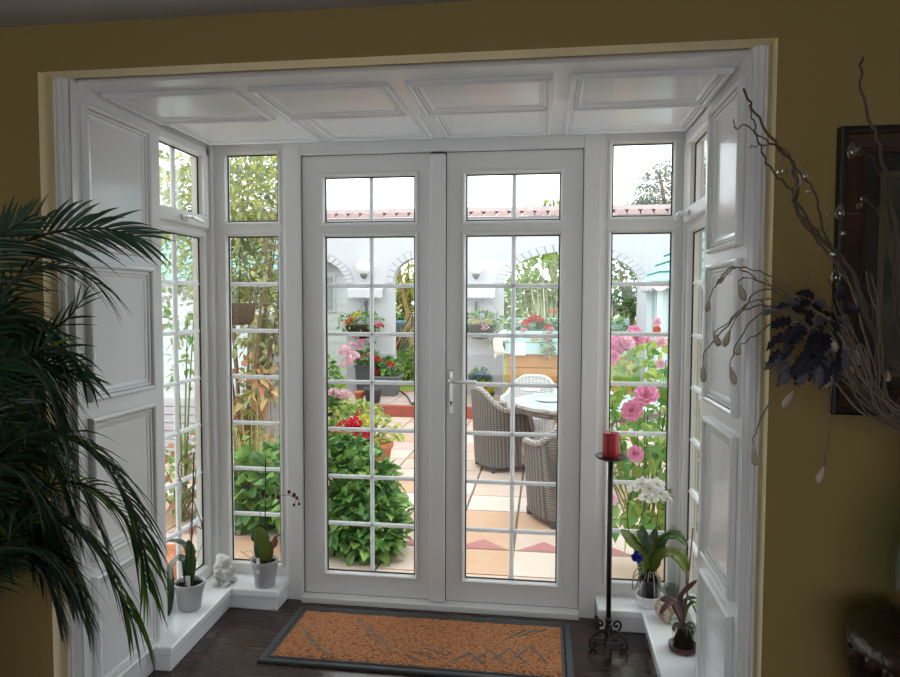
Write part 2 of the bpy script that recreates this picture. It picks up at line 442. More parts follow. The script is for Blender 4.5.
# panelled linings of the bay, four panels each side
for side, X0, X1, nx in (('left', PLX, -1.72, 1), ('right', PRX, .70, -1)):
    b = MB(); b.box((min(X0, X1), YW + .07, RZ), (max(X0, X1), 2.635 if nx > 0 else 2.66, 2.42))
    w = struct(b.build('wall_bay_' + side, WHITE))
    for z0, z1 in ((.10, .53), (.58, 1.085), (1.14, 1.622), (1.66, 2.157)):
        b = MB()
        b.loop((X0, 2.160, z0), (0, 1, 0), (0, 0, 1), (nx, 0, 0), .393, z1 - z0, MOULD)
        b.build('panel_moulding', WHITE, w)
    # architrave beside the opening
    b = MB(); a, c = (OL, X0) if nx > 0 else (X0, OR_)
    prof = [(0, 0), (.16, -.012), (.30, -.014), (.36, -.004), (.44, -.004), (.5, -.018), (.68, -.020), (.74, -.008), (1, -.006)]
    if nx < 0: prof = [(1 - p, q) for p, q in reversed(prof)]
    vs = [(a + (c - a) * p, YW + .068 + q, z) for z in (RZ, OZ) for p, q in prof]; k = len(prof)
    b.add(vs, [(i, i + 1, k + i + 1, k + i) for i in range(k - 1)])
    struct(b.build('trim_%d' % (1 if nx > 0 else 2), WHITE), 'white moulded architrave up one side of the bay opening')

# panelled bay ceiling: a lower front row and a higher back row
b = MB(); b.box((-1.75, YW + .11, ZC1), (.72, 2.66, 2.45)); b.box((-1.75, 2.66, ZC2), (.72, YD + .12, 2.45))
ceil = struct(b.build('ceiling_bay', WHITE))
xs = [PLX, -1.03, -.49, .0475, PRX]
for i in range(4):
    b = MB(); x0 = xs[i] + (.028 if i else .012); x1 = xs[i + 1] - (.028 if i < 3 else .012)
    b.loop((x0, 2.255, ZC1), (1, 0, 0), (0, 1, 0), (0, 0, -1), x1 - x0, .375, MOULDC); b.build('coffer_moulding', WHITE, ceil)
    b = MB(); x0 = xs[i] + (.028 if i else -.07); x1 = xs[i + 1] - (.028 if i < 3 else -.035)
    b.loop((x0, 2.74, ZC2), (1, 0, 0), (0, 1, 0), (0, 0, -1), x1 - x0, .455, MOULDC); b.build('coffer_moulding', WHITE, ceil)

# ------------------------------------------------------------------ door frame, doors, windows
b = MB()
b.box((-1.262, YD - .025, 0), (-1.182, YD + .07, 2.26)); b.box((.172, YD - .025, 0), (.247, YD + .07, 2.26))
b.box((-1.182, YD - .025, 2.197), (.172, YD + .07, 2.26))
struct(b.build('trim_4', UPVC, bevel=.004), 'white door frame round the pair of glazed doors')
b = MB(); b.box((-1.182, YD - .055, 0), (.172, YD + .07, .030)); b.box((-1.182, YD - .012, .028), (.172, YD + .05, .034))
struct(b.build('trim_5', UPVC, bevel=.005), 'white threshold strip below the glazed doors')

BEAD = [(-.012, 0), (-.010, .005), (-.002, .006), (.003, .002), (.010, -.020)]
ROWS = [1.805 - k * (1.66 / 7) for k in range(1, 7)]


def sash(name, ax, c, sgn, u0, u1, z0, z1, gu0, gu1, lights, bars, vb, ext=None, mid_z=None):
    """A glazed frame in the plane axis ax = c. sgn: direction of the room side along that axis. lights: (zlo, zhi) of each glass."""
    def P(u, d, z):      # d = distance behind the room face
        return (u, c - sgn * d, z) if ax == 1 else (c - sgn * d, u, z)
    def bx(m, ua, ub, da, db, za, zb, mi=0):
        p, q = P(ua, da, za), P(ub, db, zb)
        m.box(tuple(min(i, j) for i, j in zip(p, q)), tuple(max(i, j) for i, j in zip(p, q)), mi)
    b = MB(); T = .06
    bx(b, u0, gu0, 0, T, z0, z1); bx(b, gu1, u1, 0, T, z0, z1)
    zs = sorted(lights); edges = [z0] + [e for l in zs for e in l] + [z1]
    for k in range(0, len(edges), 2): bx(b, gu0, gu1, 0, T, edges[k], edges[k + 1])
    fr = struct(b.build(name, UPVC))
    U = (1, 0, 0) if ax == 1 else (0, 1, 0)
    Nn = (0, sgn, 0) if ax == 1 else (sgn, 0, 0)
    bd = MB(); gk = MB()
    for za, zb in zs:
        bd.loop(P(gu0, 0, za), U, (0, 0, 1), Nn, gu1 - gu0, zb - za, BEAD)
        gk.loop(P(gu0, .0195, za), U, (0, 0, 1), Nn, gu1 - gu0, zb - za, [(.007, .0), (.007, .002), (.014, .002), (.015, -.004)])
        g = MB(); bx(g, gu0 + .002, gu1 - .002, .034, .039, za + .002, zb - .002); g.build('glass_pane', GLASS, fr)
    bd.build('glazing_bead', UPVC, fr); gk.build('glazing_gasket', SEALGAP, fr, label='thin black gasket at the edge of the glass')
    gb = MB()
    def bar(pa, pb, wdt):
        # rounded flat bar
        ua, za = pa; ub, zb = pb
        m = 10; vs = []
        for k in range(m):
            t = 2 * pi * k / m; o1, dd = wdt / 2 * cos(t), .032 + .013 * sin(t)
            vs.append(P(ua + o1, dd, za) if ua == ub else P(ua, dd, za + o1))
        for k in range(m):
            t = 2 * pi * k / m; o1, dd = wdt / 2 * cos(t), .032 + .013 * sin(t)
            vs.append(P(ub + o1, dd, zb) if ua == ub else P(ub, dd, zb + o1))
        gb.add(vs, [(k, (k + 1) % m, m + (k + 1) % m, m + k) for k in range(m)])
    for za, zb in zs:
        if vb is not None: bar((vb, za), (vb, zb), .021 if ax == 1 else .013)
    zl = zs[0]
    for z in bars: bar((gu0, z), (gu1, z), .021)
    gb.build('muntin_grid', BARS, fr, smooth=True)
    return fr


LIGHTS = [(.136, 1.815), (1.866, 2.102)]
d1 = sash('door_1', 1, YD, -1, -1.180, -.503, .034, 2.195, -1.078, -.614, LIGHTS, ROWS, -.841)
d2 = sash('door_2', 1, YD, -1, -.500, .170, .034, 2.195, -.384, .076, LIGHTS, ROWS, -.149)
b = MB(); b.box((-.543, YD - .034, .036), (-.469, YD, 2.186)); b.build('meeting_strip', UPVC, d1, bevel=.008)
b = MB(); b.box((-.546, YD - .0045, .036), (-.466, YD - .0005, 2.1935)); b.box((-.535, YD - .02, 2.187), (-.475, YD - .004, 2.196)); b.build('shadow_gap_strip', SEALGAP, d1, label='thin black strip painting the shadow gap beside the meeting strip')  # black boxes that paint in the shade beside the strip
for dd, xa_, xb_ in ((d1, -1.1825, -.503), (d2, -.500, .1725)):
    b = MB(); b.loop((xa_, YD - .001, .031), (1, 0, 0), (0, 0, 1), (0, -1, 0), xb_ - xa_, 2.1985 - .031, [(0, .0), (0, .003), (.0035, .003), (.0035, -.004)]); b.build('shadow_gap_strip', SEALGAP, dd, label='thin black strip painting the shadow gap round the door leaf')  # shadow gap round the leaf, painted as a thin black loop
# lever handle on the right leaf
hp = pY(451.5, 392, YD)
hd = MB(); hd.box((hp.x - .013, YD - .012, hp.z - .105), (hp.x + .013, YD, hp.z + .105)); hnd = hd.build('handle_plate', STEEL, d2, bevel=.005, label='satin steel handle plate')
lv = MB(); hz = pY(451, 380, YD).z
lv.tube([(hp.x, YD - .008, hz), (hp.x, YD - .05, hz)], .010, 10)
lv.tube(spline([(hp.x, YD - .05, hz), (hp.x + .02, YD - .056, hz), (hp.x + .075, YD - .055, hz - .004), (hp.x + .125, YD - .050, hz - .004)], 4), [.010] * 9 + [.009] * 4, 10)
lv.build('lever', STEEL, hnd, smooth=True)
kh = MB(); kz = pY(452, 402, YD).z
kh.lathe([(0, 0), (.006, 0), (.006, .003), (0, .003)], (0, 0, 0), 12); kh.v = [(hp.x + x, YD - .0155 + z, kz + y) for x, y, z in kh.v]; kh.box((hp.x - .003, YD - .0155, kz - .016), (hp.x + .003, YD - .0125, kz))
kh.build('keyhole', SEALGAP, hnd)

SROWS = [1.81 - k * (1.635 / 7) for k in range(1, 7)]
w2 = sash('window_2', 1, YD, -1, -1.660, -1.262, .09, 2.26, -1.580, -1.300, [(.160, 1.822), (1.876, 2.222)], SROWS, None)
w3 = sash('window_3', 1, YD, -1, .247, .660, .09, 2.26, .293, .580, [(.168, 1.820), (1.876, 2.224)], SROWS, None)
# side windows: a fixed lower light with an opening light above
w1 = sash('window_1', 0, XL, 1, 2.60, 3.262, .09, 2.26, 2.66, 3.205, [(.165, 1.81), (1.90, 2.20)], SROWS, 2.985)
w4 = sash('window_4', 0, XR, -1, 2.60, 3.262, .09, 2.26, 2.66, 3.205, [(.165, 1.81), (1.90, 2.20)], SROWS, 2.985)
for w, X, s in ((w1, XL, 1), (w4, XR, -1)):
    b = MB()   # opening casement sash standing proud of the frame
    x0, x1 = (X, X + .022 * s); x0, x1 = min(x0, x1), max(x0, x1)
    b.box((x0, 2.64, 1.845), (x1, 3.222, 1.905)); b.box((x0, 3.195, 1.905), (x1, 3.222, 2.235)); b.box((x0, 2.64, 2.195), (x1, 3.222, 2.235))
    cs = b.build('casement_sash', UPVC, w, bevel=.006)
    b = MB(); hy = 2.99 if s > 0 else 3.10
    b.box((min(X + .02 * s, X + .034 * s), hy - .035, 1.862), (max(X + .02 * s, X + .034 * s), hy + .035, 1.884))
    b.tube([(X + .034 * s, hy, 1.873), (X + .060 * s, hy, 1.873), (X + .062 * s, hy + .035, 1.868), (X + .060 * s, hy + .095, 1.862)], [.010, .010, .010, .008], 8)
    b.build('window_handle', STEEL if s > 0 else UPVC, cs, bevel=.003)
b = MB(); b.box((-1.70, YD - .03, .09), (-1.632, YD + .07, 2.26)); b.box((.618, YD - .03, .09), (.67, YD + .07, 2.26))
struct(b.build('trim_6', UPVC, bevel=.006), 'white corner posts where side and front windows meet')
b = MB(); b.box((-1.75, 2.6, -.2), (-1.664, YD + .1, .1)); b.box((.634, 2.6, -.2), (.72, YD + .1, .1)); b.box((-1.75, YD + .01, -.2), (-1.26, YD + .1, .1)); b.box((.247, YD + .01, -.2), (.72, YD + .1, .1))
struct(b.build('wall_bay_front', UPVC))


def sill(nm, pts, pts2, lab):
    b = MB()
    for P_, z0, z1 in ((pts, .074, .110), (pts2, 0, .075)):
        k = len(P_); vs = [(x, y, z) for z in (z0, z1) for x, y in P_]
        b.add(vs, [tuple(range(k, 2 * k)), tuple(reversed(range(k)))] + [(i, (i + 1) % k, k + (i + 1) % k, k + i) for i in range(k)])
    bm = b.build(nm, SILL, bevel=.006); struct(bm, lab)
sill('trim_7', [(-1.66, 2.64), (-1.55, 2.64), (-1.55, 2.505), (-1.458, 2.505), (-1.485, 3.085), (-1.247, 3.080), (-1.252, 3.27), (-1.66, 3.27)],
     [(-1.66, 2.64), (-1.55, 2.64), (-1.55, 2.525), (-1.475, 2.525), (-1.505, 3.112), (-1.262, 3.108), (-1.262, 3.27), (-1.66, 3.27)], 'white L-shaped sill in the left corner of the bay')
sill('trim_8', [(.63, 2.66), (.63, 3.27), (.247, 3.27), (.25, 3.10), (.444, 3.105), (.436, 2.35), (.58, 2.35), (.58, 2.66)],
     [(.63, 2.66), (.63, 3.27), (.262, 3.27), (.262, 3.125), (.462, 3.128), (.455, 2.47), (.58, 2.47), (.58, 2.66)], 'white L-shaped sill in the right corner of the bay')

# ------------------------------------------------------------------ things on the bay floor
c0, c1, c2_, c3 = pZ(259, 662, .004), pZ(300, 611, .004), pZ(566, 624.5, .004), pZ(575, 679, .004)
mt = thing('doormat', 'orange coir doormat with a grey rubber border before the glazed doors', 'doormat', (-.52, 2.9, 0))
mx0, mx1, my0, my1 = -1.163, .130, 2.640, 3.156
b = MB(); b.box((mx0, my0, 0), (mx1, my1, .010)); b.loop((mx0, my0, .010), (1, 0, 0), (0, 1, 0), (0, 0, 1), mx1 - mx0, my1 - my0, [(0, 0), (.004, .004), (.022, .004), (.026, 0), (.034, 0), (.036, .004), (.044, .004), (.046, 0)])
b.build('border', RUBBER, mt, bevel=.002)
b = MB(); nx, ny = 60, 26; x0, x1, y0, y1 = mx0 + .047, mx1 - .047, my0 + .047, my1 - .047
vs = [(x0 + (x1 - x0) * i / nx, y0 + (y1 - y0) * j / ny, .018 + rnd(-.002, .002) - (.006 if i in (0, nx) or j in (0, ny) else 0)) for j in range(ny + 1) for i in range(nx + 1)]
b.add(vs, [(j * (nx + 1) + i, j * (nx + 1) + i + 1, (j + 1) * (nx + 1) + i + 1, (j + 1) * (nx + 1) + i) for j in range(ny) for i in range(nx)])
b.build('coir_field', COIR, mt, smooth=True)
b = MB()
def rib(xa, ya, xb, yb):
    b.tube([(x0 + xa * (x1 - x0), y0 + ya * (y1 - y0), .0195), (x0 + xb * (x1 - x0), y0 + yb * (y1 - y0), .0195)], .0032, 5)
for i in range(3): rib(.03 + .05 * i, .62 - .2 * i, .12 + .05 * i, .22 - .10 * i)
for i in range(3): rib(.22 + .06 * i, .9 - .18 * i, .31 + .05 * i, .48 - .16 * i)
for i in range(4): rib(.62 + .07 * i, .08 + .05 * i, .68 + .07 * i, .30 + .07 * i); rib(.68 + .07 * i, .30 + .07 * i, .74 + .07 * i, .10 + .04 * i)
for i in range(3): rib(.80 + .05 * i, .62 + .08 * i, .87 + .04 * i, .86 + .03 * i)
for i in range(3): rib(.46 + .03 * i, .16 + .08 * i, .53 + .04 * i, .05 + .08 * i)
b.build('rib_pattern', RUBBERL, mt, label='thin grey zigzag ribs in the coir')

# candle stand
cp = pZ(608, 649, 0); cp = V((cp.x, cp.y, 0)); dz = pY(606, 457, cp.y).z
st = thing('candle_stand', 'tall black wrought iron candle stand with scrolled feet beside the right sill', 'candle holder', cp)
b = MB(); b.tube([cp + V((0, 0, .05)), cp + V((0, 0, dz - .012))], .0105, 12); b.build('stem', IRON, st, smooth=True)
b = MB(); b.lathe([(0, dz - .016), (.035, dz - .014), (.055, dz - .006), (.066, dz + .004), (.067, dz + .008), (.062, dz + .006), (.05, dz - .002), (0, dz - .004)], (cp.x, cp.y, 0), 28); b.build('dish', IRON, st, smooth=True)
b = MB(); b.lathe([(0, .062), (.018, .066), (.020, .078), (.013, .09), (.012, .12), (.016, .125), (.011, .14)], (cp.x, cp.y, 0), 14); b.build('collar', IRON, st, smooth=True)
for a in (radians(188), radians(-8), radians(95), radians(272)):
    D = V((cos(a), sin(a), 0))
    prof = [(.0, .075), (.025, .082), (.052, .072), (.074, .045), (.080, .020), (.070, .0065), (.056, .010), (.052, .022), (.060, .030), (.066, .024)]
    b = MB(); pts = spline([cp + D * r + V((0, 0, z)) for r, z in prof], 4); b.tube(pts, .0062, 8); b.build('foot', IRON, st, smooth=True)
for a in (radians(170), radians(8), radians(280)):
    D = V((cos(a), sin(a), 0))
    prof = [(.006, .090), (.022, .076), (.044, .082), (.054, .104), (.044, .122), (.028, .118), (.025, .103), (.035, .097), (.039, .106)]
    b = MB(); b.tube(spline([cp + D * r + V((0, 0, z)) for r, z in prof], 4), .0052, 8); b.build('scroll', IRON, st, smooth=True)
cd = thing('candle', 'red pillar candle standing on the black iron stand', 'candle', (cp.x, cp.y, dz))
zt = pY(607, 432, cp.y).z
b = MB(); b.lathe([(0, dz - .003), (.034, dz - .003), (.035, dz + .002), (.035, zt - .008), (.033, zt - .001), (.028, zt - .002), (.012, zt - .008), (0, zt - .009)], (cp.x, cp.y, 0), 28); b.build('wax', REDWAX, cd, smooth=True)
b = MB(); b.tube([(cp.x, cp.y, zt - .01), (cp.x + .002, cp.y, zt + .004)], .0015, 5); b.build('wick', WICK, cd)

# ------------------------------------------------------------------ pots and orchids on the sills
SZ = .110


def pot_profile(rb, rt, h, t=.006, lip=.004):
    return [(0, 0), (rb * .92, 0), (rb, .004), (rb + (rt - rb) * .25, h * .3), (rb + (rt - rb) * .45, h * .55), (rt * .985, h * .80), (rt, h * .86), (rt + lip, h - .004), (rt + lip - .001, h), (rt - t + .002, h), (rt - t, h - .01), (rb + (rt - rb) * .3 - t, h * .45), (0, h * .45)]


def pot_with_soil(root, p, rb, rt, h, m, nm='pot'):
    b = MB(); b.lathe(pot_profile(rb, rt, h), p, 32); po = b.build(nm, m, root, smooth=True)
    b = MB()
    n = 20; vs = [(p[0], p[1], p[2] + h * .86)]
    for k in (1, 2, 3):
        for j in range(n): vs.append((p[0] + (rt - .005) * k / 3 * cos(2 * pi * j / n), p[1] + (rt - .005) * k / 3 * sin(2 * pi * j / n), p[2] + h * .86 + rnd(-.006, .006)))
    b.add(vs, [(0, 1 + j, 1 + (j + 1) % n) for j in range(n)] + [(1 + k * n + j, 1 + (k + 1) * n + j, 1 + (k + 1) * n + (j + 1) % n, 1 + k * n + (j + 1) % n) for k in range(2) for j in range(n)])
    for k in range(16):
        a, r = rnd(0, 6.28), rnd(0, rt * .8)
        b.ball((p[0] + r * cos(a), p[1] + r * sin(a), p[2] + h * .87), (rnd(.006, .012), rnd(.006, .012), .006), 6, 4)
    b.build('bark_soil', SOIL, root)
    return po


def strap(root, pts, w, m, nm='leaf', fold=.25, face=None):
    """a broad orchid leaf following a spine of points"""
    sp = spline(pts, 5); k = len(sp); b = MB(); vs = []
    for i, p in enumerate(sp):
        t = i / (k - 1); d = (sp[min(i + 1, k - 1)] - sp[max(i - 1, 0)]).normalized()
        sd = d.cross(V(face) if face else V((0, 0, 1)))
        sd = sd.normalized() if sd.length > .05 else V((1, 0, 0))
        n_ = sd.cross(d).normalized()
        ww = w / 2 * (.35 + .65 * sin(pi * min(1, t * 1.25 + .12)) if t < .6 else sqrt(max(0, 1 - ((t - .55) / .455) ** 2)))
        for q in (-1, -.5, 0, .5, 1): vs.append(p + sd * (ww * q) + n_ * (abs(q) ** 1.5 * ww * fold))
    b.add(vs, [(i * 5 + j, i * 5 + j + 1, (i + 1) * 5 + j + 1, (i + 1) * 5 + j) for i in range(k - 1) for j in range(4)])
    o = b.build(nm, m, root, smooth=True)
    so = o.modifiers.new('thick', 'SOLIDIFY'); so.thickness = .0018
    return o


# left, nearest pot: bare flower spike tied to a stake
p = pZ(190, 608, SZ); p = V((p.x, p.y, SZ))
o1 = thing('potted_orchid', 'grey pot with a flowerless orchid and one tall stake on the left sill', 'orchid', p)
pot_with_soil(o1, p, .050, .066, .122, POTG)
T = p + V((0, 0, .105))
def q1(x, y, dy=0.): return pY(x, y, p.y + dy)
strap(o1, [T + V((-.005, 0, 0)), q1(182, 560), q1(172, 566, -.02), q1(167, 590, -.05), q1(167, 618, -.09)], .075, ORLD)
strap(o1, [T, q1(190, 560, .01), q1(185, 545, .02), q1(172, 541, .03), q1(165, 543, .02)], .042, ORLD)
strap(o1, [T, q1(192, 563), q1(191, 550, .0), q1(188, 540, .0)], .045, ORL, face=(0, -1, .3))
b = MB(); b.tube([T - V((0, 0, .06)), q1(194, 452)], .0028, 6); b.build('stake', STAKE, o1)
b = MB(); b.tube(spline([T, q1(191, 545), q1(197, 515), q1(200, 525), q1(202, 528)][:1] + [q1(193, 530), q1(202, 528), q1(196, 508), q1(190, 492), q1(183, 484), q1(178, 472), q1(181, 459), q1(192, 453)], 5), .0022, 6); b.build('flower_spike', ORS, o1, smooth=True)
b = MB(); b.tube([T, q1(190, 530), q1(193, 500), q1(196, 470)], .0018, 5); b.tube([T, q1(199, 552), q1(203, 543)], .0014, 5); b.build('stem', ORS, o1, smooth=True)
b = MB(); b.box((-.012, -.001, 0), (.012, .001, .06)); b.v = [tuple(V(v) + T + V((.002, -.02, -.01))) for v in b.v]; b.build('plant_tag', CHINA, o1)

# left, second pot: spray of dark buds
p = pZ(265, 585, SZ); p = V((p.x, p.y, SZ))
o2 = thing('potted_orchid', 'grey pot with a purple-budded orchid in front of the left front window', 'orchid', p)
pot_with_soil(o2, p, .048, .064, .128, POTG)
T = p + V((0, 0, .11))
def q2(x, y, dy=0.): return pY(x, y, p.y + dy)
strap(o2, [T, q2(263, 548), q2(260, 535, .01), q2(262, 524, .02)], .085, ORL, face=(.3, -1, .3))
strap(o2, [T, q2(266, 550, -.01), q2(262, 538, -.02), q2(258, 527, -.02)], .07, ORLY, face=(.5, -1, .3))
strap(o2, [T, q2(270, 550), q2(275, 543), q2(276, 536)], .035, CANE, face=(-.3, -1, .3))
b = MB(); b.tube([T - V((0, 0, .06)), q2(265.5, 460)], .0026, 6); b.build('stake', STAKE, o2)
b = MB(); sp = spline([T, q2(266, 535), q2(260, 515), q2(268, 502), q2(277, 497), q2(288, 495), q2(299, 500)], 5); b.tube(sp, .0016, 5)
for x, y in ((268, 497), (289, 492), (296, 497), (299, 504), (294, 505)): b.tube([min(sp, key=lambda s: (s - q2(x, y)).length), q2(x, y)], .001, 4)
b.build('flower_spike', ORS, o2)
for x, y, r in ((267, 496, .010), (278, 497, .012), (289, 492, .009), (294, 495, .010), (297, 498, .008), (299, 504, .007), (294, 505, .007)):
    b = MB(); b.ball(q2(x, y), (r, r * .8, r * 1.1), 8, 6); b.build('bud', ORP, o2, smooth=True)
b = MB(); b.tube([T + V((-.005, 0, 0)), q2(250, 558, -.01), q2(240, 551, .0)], .002, 5); b.tube([T + V((-.02, 0, .0)), q2(250, 550, .0), q2(243, 553, .0)], .0014, 5); b.tube([T, T + V((.04, -.02, .01)), T + V((.075, -.03, .008))], .0016, 5); b.build('aerial_root', ROOT, o2)
tg = q2(258, 562, -.06); b = MB(); b.box((tg.x - .008, tg.y - .001, T.z - .03), (tg.x + .008, tg.y + .001, tg.z + .02)); b.build('plant_tag', CHINA, o2)


def blob(name, parts, m, parent=None, vox=.004, tris=None):
    b = MB()
    for c, r, rot in parts:
        M = Matrix.Rotation(rot[2], 3, 'Z') @ Matrix.Rotation(rot[1], 3, 'Y') @ Matrix.Rotation(rot[0], 3, 'X')
        b.ball(c, r, 16, 10, 0, M)
    o = b.build(name, m, parent, smooth=True)
    r = o.modifiers.new('fuse', 'REMESH'); r.mode = 'VOXEL'; r.voxel_size = vox; r.use_smooth_shade = True
    s = o.modifiers.new('soft', 'SMOOTH'); s.iterations = 3; s.factor = .5
    return o


# crouching plaster figurine between the two pots
p = pZ(225, 583, SZ); F0 = V((p.x, p.y, SZ))
parts = []
def fb(x, y, z, rx, ry, rz, rot=(0, 0, 0)): parts.append((F0 + V((x, y, z)), (rx, ry, rz), rot))
fb(0, .01, .045, .042, .040, .048)                       # trunk
fb(-.004, -.005, .112, .038, .034, .030, (0, .35, 0))    # bowed head
fb(-.030, -.004, .098, .016, .02, .022); fb(.02, -.02, .125, .018, .018, .012); fb(-.02, .0, .132, .022, .022, .014)
fb(.004, -.034, .100, .009, .01, .009)                   # nose
for s in (-1, 1):
    fb(.026 * s, -.022, .048, .018, .022, .030, (.5, 0, 0))     # knees
    fb(.028 * s, -.040, .012, .015, .026, .012)                 # feet
    fb(.042 * s, -.004, .062, .013, .014, .032, (0, .3 * s, 0)) # arms
    fb(.020 * s, -.036, .070, .014, .016, .012)                 # hands
    fb(.036 * s, .02, .016, .018, .022, .016)
fig = blob('figurine', parts, PLASTER, None, .0035)
tag(origin_to(fig, F0), 'white plaster crouching figurine between the two grey pots', 'figurine')

# right: white moth orchid in a clear pot standing in a white bowl
p = pZ(649, 605, SZ); p = V((p.x, p.y, SZ))
o3 = thing('potted_orchid', 'white-flowered orchid in a clear pot on the right sill', 'orchid', p)
b = MB(); b.lathe([(0, 0), (.048, 0), (.058, .012), (.062, .05), (.063, .054), (.058, .054), (.055, .014), (0, .008)], p, 32); b.build('saucer_bowl', CHINA, o3, smooth=True, label='white china bowl under the clear pot')
pp = p + V((0, 0, .010)); PH = .115
b = MB(); b.lathe([(0, 0), (.042, 0), (.050, PH), (.052, PH), (.052, PH + .003), (.049, PH + .003), (.0405, .003), (0, .003)], pp, 28); b.build('clear_pot', CLEAR, o3, smooth=True)
b = MB(); b.lathe([(0, .004), (.0395, .004), (.047, PH * .9), (.03, PH + .012), (.015, PH + .04), (0, PH + .045)], pp, 18); b.build('bark_soil', SOIL, o3)
T = pp + V((0, 0, PH + .03))
def q3(x, y, dy=0.): return pY(x, y, p.y + dy)
for pts, w, m in (([T, q3(640, 552, -.02), q3(630, 540, -.03), q3(621, 530, -.04)], .07, ORLY), ([T, q3(648, 548, .0), q3(642, 538, -.01), q3(637, 531, -.02)], .06, ORLD),
                  ([T, q3(650, 548), q3(645, 538, .01), q3(641, 525, .02)], .05, ORL), ([T, q3(657, 552), q3(666, 537, -.02), q3(678, 536, -.03), q3(687, 545, -.05)], .055, ORL),
                  ([T, q3(660, 556, -.03), q3(672, 553, -.07), q3(682, 560, -.09), q3(687, 572, -.11)], .075, ORLY), ([T, q3(652, 545, .03), q3(656, 528, .05)], .045, ORLD)):
    strap(o3, pts, w * .88, m, face=(0, -.75, 1))
b = MB()
for k in range(22):
    a = rnd(0, 6.28); r = rnd(.03, .075); D = V((cos(a), sin(a) * .8, 0))
    b.tube(spline([T + V((0, 0, rnd(-.02, 0))), T + D * r * .6 + V((0, 0, rnd(-.01, .015))), T + D * r + V((0, 0, rnd(-.05, -.02))), T + D * (r + rnd(-.02, .01)) + V((0, 0, rnd(-.10, -.06)))], 4), .0022, 5)
b.build('aerial_root', ROOT, o3, smooth=True)
b = MB(); b.tube(spline([T, q3(633, 545), q3(628, 525), q3(628, 505), q3(634, 490), q3(645, 483), q3(658, 482, -.02), q3(668, 490, -.03)], 5), .0025, 6); b.build('flower_spike', ORS, o3, smooth=True)
b = MB(); b.tube([T - V((0, 0, .08)), q3(661, 483)], .0024, 6); b.build('stake', CANE, o3)
FL = MB()   # one moth orchid flower facing -Y
for a, ln, w in ((90, 1.0, .75), (215, 1.0, .7), (325, 1.0, .7), (10, 1.1, 1.25), (170, 1.1, 1.25)):
    d = V((cos(radians(a)), -.15, sin(radians(a)))); FL.leaf((0, 0, 0), d, (0, -1, 0), ln, w, droop=.0, fold=.15, shape=[.3, .85, 1., .8, .15])
FLm = FL.build('flower', ORW).data
bpy.data.objects.remove(bpy.data.objects['flower'])
LIP = MB(); LIP.ball((0, -.12, -.12), (.14, .16, .18), 8, 6); LIPm = LIP.build('lip', YELF).data; bpy.data.objects.remove(bpy.data.objects['lip'])
for x, y, dy, rx, rz, s in ((633, 487, -.02, .2, .5, .036), (642, 483, -.05, .1, .1, .036), (650, 488, -.06, .3, -.2, .038), (657, 484, -.03, .1, -.4, .036), (661, 493, -.05, .4, -.3, .034),
                            (646, 496, -.05, .4, .2, .034), (667, 498, -.03, .5, -.6, .03), (652, 499, -.04, .5, .1, .03)):
    f = inst('flower', FLm, o3, q3(x, y, dy), s, (rx, 0, rz)); l = bpy.data.objects.new('lip', LIPm); COL.objects.link(l); l.parent = f
for x, y in ((672, 499), (670, 491)):
    b = MB(); b.ball(q3(x, y, -.03), (.009, .008, .011), 8, 6); b.build('bud', ORLY, o3, smooth=True)
# blue artificial flower pushed into that pot
bc = q3(637, 557, -.05)
bf = thing('blue_flower', 'small bright blue artificial flower stuck in beside the white orchid', 'flower', bc)
b = MB()
for k in range(60):
    d = rdir(); b.leaf(bc, d, rdir(), .027, .013, 0, .2, shape=[.5, 1, .7])
b.build('petals', BLUEF, bf)
b = MB(); b.tube([bc, pp + V((-.025, -.02, PH))], .0015, 5); b.build('stem', STAKE, bf)

# painted glass bowl and small glass behind the near pot
p = pZ(668, 620, SZ); p = V((p.x - .0, p.y, SZ))
b = MB(); b.lathe([(0, 0), (.030, 0), (.034, .004), (.054, .030), (.058, .050), (.050, .075), (.038, .088), (.036, .088), (.048, .074), (.055, .050), (.051, .032), (.030, .008), (0, .006)], p, 30)
def bowl_fn(nt, N, L, bb):
    tc = N.new('ShaderNodeTexCoord'); vo = N.new('ShaderNodeTexNoise'); vo.inputs['Scale'].default_value = 22; L.new(tc.outputs['Object'], vo.inputs['Vector'])
    r = ramp(N, [(.30, (.75, .73, .70)), (.46, (.70, .66, .62)), (.52, (.72, .30, .22)), (.58, (.25, .36, .12)), (.66, (.70, .68, .66))]); L.new(vo.outputs['Fac'], r.inputs[0]); L.new(r.outputs[0], bb.inputs['Base Color'])
    bb.inputs['Roughness'].default_value = .15; bb.inputs['Transmission Weight'].default_value = .25
BOWL = node_mat('flower_painted_glass', bowl_fn)
bw = b.build('bowl', BOWL, smooth=True); tag(origin_to(bw, p), 'rounded bowl painted with flowers behind the wine-leaved orchid pot', 'bowl')
p = pZ(670, 604, SZ); p = V((p.x + .01, p.y + .02, SZ))
b = MB(); b.lathe([(0, 0), (.028, 0), (.033, .075), (.035, .078), (.033, .079), (.030, .076), (.026, .006), (0, .006)], p, 26)
gl = b.build('glass_tumbler', CLEAR, smooth=True); tag(origin_to(gl, p), 'small clear empty glass in the corner of the right sill', 'glass')

